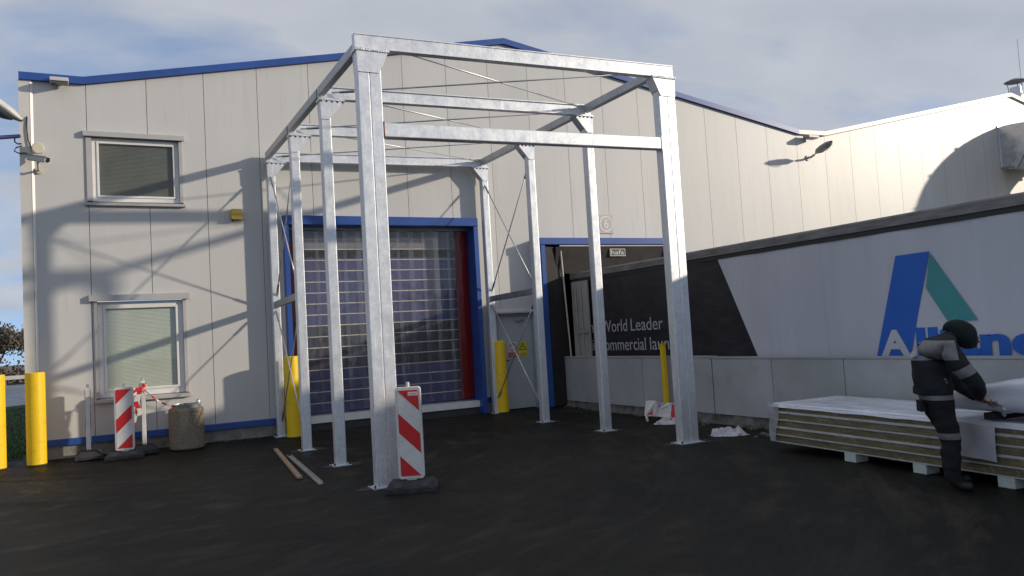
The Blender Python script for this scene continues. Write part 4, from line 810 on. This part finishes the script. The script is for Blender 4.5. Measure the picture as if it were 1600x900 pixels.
# ------------------------------------------------------------------ worker
pe = thing('person', 'worker in dark hooded jacket with grey reflective bands bending over the panel stack', 'person', (6.70, 4.66, 0), rad(-36))
V = []; Ed = []; Rr = []
def jt(p, r_, par=None):
    V.append(Vector(p)); Rr.append(r_ if isinstance(r_, tuple) else (r_, r_)); k = len(V)-1
    if par is not None: Ed.append((par, k))
    return k
pel = jt((-0.09, 0, 0.87), (0.150, 0.165)); sp = jt((-0.10, 0, 1.00), (0.162, 0.18), pel); ch = jt((-0.06, 0, 1.16), (0.165, 0.20), sp); nb = jt((0.02, 0, 1.295), (0.11, 0.135), ch); nk = jt((0.10, 0, 1.345), 0.066, nb); hd = jt((0.18, 0, 1.355), 0.10, nk); hd2 = jt((0.255, 0, 1.31), 0.085, hd)
hands = []
for s in (-1, 1):
    dx = 0.07 if s > 0 else -0.03   # one foot a little ahead of the other
    hp = jt((-0.075, s*0.095, 0.78), 0.118, pel); kn = jt((0.005+dx*0.8, s*0.12, 0.455), 0.088, hp); cf_ = jt((-0.005+dx, s*0.13, 0.27), 0.080, kn); an = jt((-0.005+dx, s*0.135, 0.11), 0.068, cf_); hl = jt((0.035+dx, s*0.145, 0.050), 0.046, an); to = jt((0.15+dx, s*0.165, 0.042), 0.040, hl)
    sh_ = jt((-0.01, s*0.19, 1.24), 0.098, nb); ua = jt((0.06, s*0.245, 1.10), 0.084, sh_); el = jt((0.18, s*0.255, 0.93), 0.074, ua); fa = jt((0.225, s*0.17, 0.865), 0.060, el); wr = jt((0.265, s*0.09, 0.81), 0.038, fa); pm = jt((0.295, s*0.065, 0.78), (0.036, 0.022), wr); hands.append((pm, s))
me = bpy.data.meshes.new('body'); me.from_pydata(V, Ed, []); bo = bpy.data.objects.new('body', me); link(bo)
md = bo.modifiers.new('skin', 'SKIN'); md.use_smooth_shade = True
sv = me.skin_vertices[0].data
for i, r_ in enumerate(Rr): sv[i].radius = r_; sv[i].use_root = (i == pel)
ss = bo.modifiers.new('sub', 'SUBSURF'); ss.levels = 3; ss.render_levels = 3
dg = DG(); dg.update(); bm_ = bpy.data.meshes.new_from_object(bo.evaluated_get(dg)); bpy.data.objects.remove(bo)
for v in bm_.vertices:
    if v.co.z > 0.2: v.co += v.normal*(0.010*mnoise.noise(v.co*16)+0.014*mnoise.noise(Vector((v.co.x*6, v.co.y*6, v.co.z*11))))
b_ = bmesh.new(); b_.from_mesh(bm_)
ad_ = Vector((0.45, 0, -0.89)); ac_ = Vector((0.06, 0, 1.08))
for co, no in [((0, 0, z), (0, 0, 1)) for z in (0.115, 0.455, 0.51, 0.80, 0.84, 0.86, 1.15, 1.32)]+[(ac_+ad_*0.0, ad_), (ac_+ad_*0.085, ad_), ((0.272, 0, 0), (1, 0, 0)), ((0.21, 0, 0), (1, 0, 0)), ((0.04, 0, 0), (1, 0, 0)), ((0.09, 0, 0), (1, 0, 0))]:
    bmesh.ops.bisect_plane(b_, geom=b_.verts[:]+b_.edges[:]+b_.faces[:], plane_co=co, plane_no=Vector(no), dist=1e-5)
b_.to_mesh(bm_); b_.free()
for m in ('dark_cloth', 'trouser', 'reflect_band', 'skin', 'boot'): bm_.materials.append(MATS[m])
for p in bm_.polygons:
    c = p.center; k = 0; p.use_smooth = True
    leg = c.z < 0.86 and not (c.x > 0.09 and c.z > 0.6)
    if leg: k = 1
    if c.z < 0.115: k = 4
    if leg and (0.455 < c.z < 0.51 or 0.80 < c.z < 0.84): k = 2
    d_ = (c-ac_).dot(ad_)
    if 1.15 < c.z < 1.32 and c.x < 0.04: k = 2
    if abs(c.y) > 0.15 and 0 < d_ < 0.085 and c.z < 1.15 and c.z > 0.9 and c.x > -0.04: k = 2
    if c.x > 0.272 and c.z < 0.85: k = 3
    if c.x > 0.21 and c.z > 1.22: k = 3
    p.material_index = k
body = bpy.data.objects.new('body', bm_); link(body); body.parent = pe
# hands: four fingers and a thumb each, curled on the bundle edge
for pm, s in hands:
    c = V[pm]; hm = MB()
    for i in range(4):
        oy = (i-1.5)*0.019; ln = (0.062, 0.072, 0.068, 0.054)[i]
        hm.path([c+Vector((0.0, oy, 0.0)), c+Vector((0.035, oy*1.15, -0.014)), c+Vector((0.035+ln*0.45, oy*1.2, -0.040)), c+Vector((0.03+ln*0.55, oy*1.2, -0.040-ln*0.42))], 0.009, 8, [0.010, 0.0095, 0.0088, 0.007])
    hm.path([c+Vector((-0.02, -s*0.024, 0)), c+Vector((0.01, -s*0.048, -0.016)), c+Vector((0.038, -s*0.050, -0.034))], 0.01, 8, [0.012, 0.0105, 0.008])
    hm.build('fingers', 'skin', pe, local=True, smooth=True)
# hood with an open front round the face, nose and eyes below it
hm = MB()
def hood(u, v):
    t = (u-0.5)*2*math.pi*0.86; ph_ = v*math.pi; R_ = Vector((0.125, 0.118, 0.128))
    # sphere about the head, axis along the face direction; opening toward the face
    fx = -math.cos(v*2.25); rr = math.sin(v*2.25)
    return (0.185+R_.x*fx*1.08+0.018-0.035*max(0, -fx)*max(0, math.cos(t/0.86)), rr*R_.y*math.sin(t/0.86), 1.36+rr*R_.z*math.cos(t/0.86)-0.07*fx*0.6+0.004*mnoise.noise(Vector((u*8, v*8, 0))))
hm.grid(28, 14, hood); ho = hm.build('hood', 'hood_cloth', pe, local=True, smooth=True, fix=False); so_ = ho.modifiers.new('solid', 'SOLIDIFY'); so_.thickness = 0.012; so_.offset = 1
hm = MB(); hm.path([(0.318, 0, 1.315), (0.332, 0, 1.29), (0.325, 0, 1.275)], 0.012, 8, [0.009, 0.016, 0.01]); hm.build('nose', 'skin', pe, local=True, smooth=True)
for s in (-1, 1): hm = MB(); hm.lathe((0.308, s*0.032, 1.322), [(0.002, -0.011), (0.009, -0.006), (0.012, 0), (0.009, 0.006), (0.002, 0.011)], 10, 'x'); hm.build('eye', 'lens', pe, local=True, smooth=True)
# jacket hem and collar as clothing
hm = MB(); n = 28
hm.grid(n, 3, lambda u, v: (-0.095+(0.158-0.004*v)*math.cos(2*math.pi*u), (0.185-0.004*v)*math.sin(2*math.pi*u), 0.85+0.06*v+0.005*math.sin(u*31))); hm.build('jacket_hem', 'dark_cloth', pe, local=True, smooth=True, fix=False)
hm = MB(); hm.box(-0.25, -0.222, -0.13, -0.02, 0.70, 0.80); hm.build('tool_pouch', 'trouser', pe, local=True, bevel=0.006)
hm = MB(); hm.grid(6, 2, lambda u, v: (-0.25+0.035*v, 0.06-0.12*u, 1.185+0.05*v)); hm.build('back_badge', 'device_grey', pe, local=True, fix=False)

tf_ = thing('torn_film', 'torn piece of white film in the hands of the worker', 'plastic film', (6.95, 4.46, 0.62), rad(-36))
mb = MB(); mb.grid(16, 16, lambda u, v: (0.02+0.16*u+0.03*mnoise.noise(Vector((u*4, v*4, 2))), (u-0.5)*0.05+(v-0.5)*0.26+0.04*mnoise.noise(Vector((u*5, v*5, 7))), 0.15-0.17*u*(0.6+v*0.5)+0.045*mnoise.noise(Vector((u*4, v*4, 5))))); mb.build('crumpled_film', 'bag', tf_, local=True, smooth=True, fix=False)
# ------------------------------------------------------------------ devices on the walls
t = thing('horn_siren', 'small round cream siren on the corner trim above the security camera', 'siren', (-0.84, D-0.03, 4.98))
mb = MB(); mb.lathe((-0.80, D-0.14, 4.98), [(0.075, -0.02), (0.088, -0.015), (0.088, 0.04), (0.05, 0.07), (0.04, 0.13)], 24, 'y'); mb.build('siren_body', 'device_cream', t, smooth=False)
mb = MB(); mb.box(-0.84, -0.76, D-0.03, D-0.002, 4.93, 5.03); mb.build('back_plate', 'device_cream', t)
t = thing('security_camera', 'white bullet security camera on a bracket at the left building corner', 'camera', (-0.83, D-0.03, 4.66))
p0, p1 = Vector((-0.92, D-0.12, 4.82)), Vector((-0.66, D-0.44, 4.72))
mb = MB(); mb.sweep(p0, p1, rrect(0.095, 0.085, 0.02)); mb.build('housing', 'device_white', t)
d_ = (p1-p0).normalized(); mb = MB(); mb.tube(p1-d_*0.002, p1+d_*0.012, 0.034, 16); mb.build('lens', 'lens', t)
mb = MB(); mb.sweep(p0+Vector((0, 0, 0.052)), p1+d_*0.05+Vector((0, 0, 0.052)), [(-0.055, -0.004), (0.055, -0.004), (0.055, 0.004), (-0.055, 0.004)]); mb.build('sun_shield', 'device_white', t)
mb = MB(); mb.path([(-0.80, D-0.03, 4.64), (-0.80, D-0.16, 4.64), (-0.80, D-0.24, 4.70), (-0.80, D-0.26, 4.745)], 0.018, 8); mb.build('bracket', 'device_cream', t)
mb = MB(); mb.lathe((-0.80, D-0.045, 4.64), [(0.05, 0), (0.05, 0.04)], 16, 'y'); mb.build('wall_foot', 'device_cream', t)
mb = MB(); mb.path([(-0.95, D-0.045, 5.50), (-0.955, D-0.05, 5.3), (-0.94, D-0.05, 5.12), (-0.90, D-0.06, 5.0), (-0.83, D-0.07, 4.93), (-0.80, D-0.05, 4.93)], 0.011, 6)
tag(mb.build('siren_cable', 'cable', smooth=True), 'thin black cable dropping down the corner trim to the siren', 'cable')
mb = MB(); mb.path([(-1.02, D-0.045, 5.02), (-1.10, D-0.06, 4.99), (-1.13, D-0.06, 4.93), (-1.07, D-0.06, 4.90), (-0.98, D-0.07, 4.905), (-0.88, D-0.10, 4.86), (-0.86, D-0.14, 4.83)], 0.011, 6)
tag(mb.build('camera_cable', 'cable', smooth=True), 'looped black cable leading round the corner to the security camera', 'cable')
mb = MB(); mb.path([(-1.05, D-0.02, 5.185), (-1.6, D-0.2, 5.06), (-2.2, D-0.5, 5.0), (-2.9, D-0.75, 5.05)], 0.032, 8)
tag(mb.build('service_cable', 'cable_blue', smooth=True), 'thick dark blue cable reaching the building corner from the left', 'cable')
mb = MB(); mb.path([(-1.12, D-0.05, 5.16), (-1.12, D-0.05, 5.08), (-1.08, D-0.05, 5.05), (-1.03, D-0.045, 5.06)], 0.012, 6)
tag(mb.build('cable_loop', 'cable', smooth=True), 'short loop of cable hanging under the thick blue cable', 'cable')
def floodlight(x, z, label, m='device_white', w_=0.26):
    t = thing('floodlight', label, 'floodlight', (x, D-0.07, z), group='floodlights under the roof edge')
    mb = MB(); mb.prism([(x-w_/2, D-0.30, z-0.03), (x-w_/2, D-0.30, z+0.03), (x-w_/2, D-0.10, z+0.075), (x-w_/2, D-0.08, z-0.03)], (w_, 0, 0)); mb.build('lamp_housing', m, t, bevel=0.006)
    mb = MB(); mb.box(x-w_/2+0.015, x+w_/2-0.015, D-0.29, D-0.09, z-0.042, z-0.032); mb.build('lamp_glass', 'lens', t)
    mb = MB(); mb.box(x-0.03, x+0.03, D-0.10, D-0.0, z-0.02, z+0.02); mb.build('bracket', 'device_grey', t)
floodlight(-0.48, 6.08, 'grey floodlight on the blue roof edge near the left corner')
floodlight(16.40, 6.20, 'small floodlight in the valley between the two gables', 'device_grey', 0.36)
t = thing('alarm_lamp', 'small yellow alarm lamp on the wall right of the upper window', 'alarm lamp', (2.18, D, 3.97))
mb = MB(); mb.prism([(2.09, D-0.14, 3.88), (2.09, D-0.14, 3.99), (2.09, D-0.11, 4.07), (2.09, D, 4.07), (2.09, D, 3.91)], (0.185, 0, 0)); mb.build('lamp_body', 'alarm_yellow', t, bevel=0.008)
mb = MB(); mb.tube((2.12, D-0.04, 3.905), (2.12, D-0.04, 3.86), 0.018, 8); mb.build('cable_gland', 'bolt', t)
def lamphead(mb_h, mb_g, p, q, wd):
    p = Vector(p); q = Vector(q); d_ = (q-p).normalized(); sx = d_.cross(Vector((0, 0, 1))).normalized(); sz = sx.cross(d_); L_ = (q-p).length
    prof = [(0, 0.03), (0.12, 0.055), (0.35, 0.5), (0.6, 0.55), (0.85, 0.45), (1.0, 0.15)]
    def fn(u, v):
        k = v*(len(prof)-1); i = min(int(k), len(prof)-2); f_ = k-i; a = prof[i][0]+(prof[i+1][0]-prof[i][0])*f_; r_ = (prof[i][1]+(prof[i+1][1]-prof[i][1])*f_)*wd
        t_ = u*2*math.pi; return p+d_*(a*L_)+sx*(r_*math.cos(t_))+sz*(r_*0.5*math.sin(t_))
    mb_h.grid(20, 15, fn)
    mb_g.grid(16, 8, lambda u, v: p+d_*((0.45+0.45*v)*L_)+sx*(wd*0.36*math.cos(2*math.pi*u)*math.sin(math.pi*(0.1+0.8*v)))+sz*(-wd*0.12+(-wd*0.28*math.sin(math.pi*(0.1+0.8*v)))*abs(math.sin(math.pi*u))))
t = thing('wall_lamp', 'grey cobra-head street lamp on the wall below the valley of the gables', 'lamp', (16.42, D, 5.72))
h_, g_ = MB(), MB(); lamphead(h_, g_, (16.42, D-0.20, 5.72), (16.36, D-0.85, 5.93), 0.27); h_.build('lamp_head', 'device_grey', t, smooth=True); g_.build('lamp_bowl', 'glass', t, smooth=True)
mb = MB(); mb.path([(16.43, D-0.01, 5.70), (16.43, D-0.12, 5.70), (16.42, D-0.25, 5.735)], 0.028, 10); mb.lathe((16.43, D-0.03, 5.70), [(0.07, 0), (0.07, 0.028)], 16, 'y'); mb.build('arm', 'device_grey', t)
t = thing('street_lamp', 'white cobra-head street lamp reaching in from the left edge of the picture', 'lamp', (-2.75, 13.9, 0.04))
h_, g_ = MB(), MB(); lamphead(h_, g_, (-1.85, 13.9, 5.88), (-0.965, 13.88, 5.24), 0.34); h_.build('lamp_head', 'device_white', t, smooth=True); g_.build('lamp_bowl', 'device_grey', t, smooth=True)
mb = MB(); mb.path([(-2.75, 13.9, 0.0), (-2.75, 13.9, 5.2), (-2.65, 13.9, 5.9), (-2.3, 13.9, 6.15), (-1.75, 13.9, 5.82)], 0.05, 12, [0.075, 0.06, 0.05, 0.042, 0.035]); mb.build('pole', 'galv', t, smooth=True)

# exhaust duct on the hall wall, chimney and lightning rod
du = thing('exhaust_duct', 'large silver exhaust duct bending out of the hall wall at the right edge', 'duct', (25.4, D-1.5, 0))
def dsec(v):
    t_ = v*math.pi/2
    se = lambda q: abs(q)**0.78
    yo, zo = D-2.65*se(math.sin(t_)), 4.55+2.52*se(math.cos(t_)); yi, zi = D-1.25*math.sin(t_), 4.55+1.27*math.cos(t_)
    return (yo, zo), (yi, zi)
for x0, x1 in ((24.72, 26.5),):
    secs = [dsec(i/16) for i in range(17)]
    secs = secs+[((secs[-1][0][0], 0.06), (secs[-1][1][0], 0.06))]
    vs = []
    for (yo, zo), (yi, zi) in secs: vs += [(x0, yo, zo), (x1, yo, zo), (x1, yi, zi), (x0, yi, zi)]
    mb = MB(); mb.add(vs, [(4*i+j, 4*i+(j+1) % 4, 4*(i+1)+(j+1) % 4, 4*(i+1)+j) for i in range(len(secs)-1) for j in range(4)]); mb.build('duct_elbow', 'duct_steel', du)
    for k in (0, 4, 8, 12, 16):
        (yo, zo), (yi, zi) = dsec(k/16); o_ = Vector((0, yo, zo)); i_ = Vector((0, yi, zi)); d_ = (o_-i_).normalized(); o_ += d_*0.04; i_ -= d_*0.04; nn = d_.cross(Vector((1, 0, 0)))*0.03
        mb = MB(); mb.prism([(x0-0.04, *(o_-nn)[1:]), (x1+0.04, *(o_-nn)[1:]), (x1+0.04, *(i_-nn)[1:]), (x0-0.04, *(i_-nn)[1:])], nn*2); mb.build('flange', 'duct_steel', du)
VX = 26.95
t = thing('roof_vent', 'round metal vent pipe with a rain cap on the hall ridge', 'vent pipe', (VX, D+0.6, 7.6))
mb = MB(); mb.lathe((VX, D+0.6, 7.6), [(0.20, 0), (0.20, 0.80), (0.175, 0.88), (0.175, 1.1)], 24); mb.build('pipe', 'duct_steel', t)
mb = MB(); mb.lathe((VX, D+0.6, 8.88), [(0.32, 0.0), (0.33, 0.02), (0.14, 0.10), (0.02, 0.13)], 24); mb.build('rain_cap', 'galv_dark', t)
for a in (0.3, 2.4, 4.5): mb = MB(); mb.tube((VX+0.2*math.cos(a), D+0.6+0.2*math.sin(a), 8.5), (VX+0.25*math.cos(a), D+0.6+0.25*math.sin(a), 8.89), 0.014, 6); mb.build('cap_strut', 'galv_dark', t)
mb = MB(); mb.tube((28.0, D+1.0, 7.6), (28.0, D+1.0, 10.6), 0.008, 6); tag(mb.build('lightning_rod', 'galv_dark'), 'thin lightning rod rising beside the vent pipe at the right edge', 'rod')

# ------------------------------------------------------------------ background at the left
def tree(loc, h, rx, m, label, seed):
    random.seed(seed); t = thing('tree', label, 'tree', loc, group='trees across the road')
    mb = MB(); tips = []
    def grow(p, d, l, r_, lev):
        q = p+d*l; mb.path([p, (p+q)/2+Vector((random.uniform(-1, 1), random.uniform(-1, 1), 0))*l*0.05, q], r_, 6, [r_, r_*0.85, r_*0.65]); tips.append((q, lev))
        if lev < 4:
            for i in range(3 if lev else 5):
                nd = (d+Vector((random.uniform(-1, 1), random.uniform(-1, 1), random.uniform(-0.2, 0.6)))*0.75).normalized(); grow(p+d*l*random.uniform(0.65, 1), nd, l*0.68, r_*0.6, lev+1)
    grow(Vector((0, 0, -0.1)), Vector((0, 0, 1)), h*0.34, h*0.022, 0)
    mb.build('trunk', 'bark', t, local=True)
    mb = MB()
    for q, lev in tips:
        if lev < 2: continue
        for i in range(34):
            c = q+Vector((random.gauss(0, 1), random.gauss(0, 1), random.gauss(0, 0.8)))*h*0.07; s_ = random.uniform(0.06, 0.14); a = Vector((random.uniform(-1, 1), random.uniform(-1, 1), random.uniform(-1, 1))).normalized()*s_; b = a.cross(Vector((random.uniform(-1, 1), random.uniform(-1, 1), random.uniform(-1, 1)))).normalized()*s_
            mb.add([c-a, c+b, c+a, c-b], [(0, 1, 2, 3)])
    mb.build('crown', m, t, local=True, fix=False)
tree((-8.6, 90, 0.06), 6.6, 2, 'leaf_a', 'tall reddish-brown tree across the road at the left edge', 3)
tree((-6.4, 92, 0.06), 5.8, 2, 'leaf_b', 'low olive-green tree across the road, nearest the building corner', 5)
tree((-11.8, 92, 0.06), 5.6, 2, 'leaf_b', 'olive-green tree across the road, cut by the left edge', 8)
hg = thing('hedge', 'long low brown hedge across the road behind the rail', 'hedge', (-8, 72, 0.06)); random.seed(11)
mb = MB()
for i in range(9000):
    c = Vector((random.uniform(-22, 14), random.gauss(72, 0.5), 0.06+abs(random.gauss(0, 0.55)))); c.z = min(c.z*1.5, 2.1+0.3*math.sin(c.x)); s_ = random.uniform(0.06, 0.14); a = Vector((random.uniform(-1, 1), random.uniform(-1, 1), random.uniform(-1, 1))).normalized()*s_; b = a.cross(Vector((random.uniform(-1, 1), 0.3, random.uniform(-1, 1)))).normalized()*s_
    mb.add([c-a, c+b, c+a, c-b], [(0, 1, 2, 3)])
tag(mb.build('foliage', 'hedge', hg, fix=False), kind='stuff')
gl_ = thing('guard_rail', 'pale guard rail along the far side of the road', 'guard rail', (-8, 66, 0.06))
mb = MB(); mb.box(-30, 12, 66, 66.05, 0.45, 0.72); mb.build('rail', 'device_white', gl_)
for i in range(14): mb = MB(); mb.box(-30+i*3, -29.9+i*3, 66.06, 66.16, 0.06, 0.7); mb.build('post', 'galv_dark', gl_)
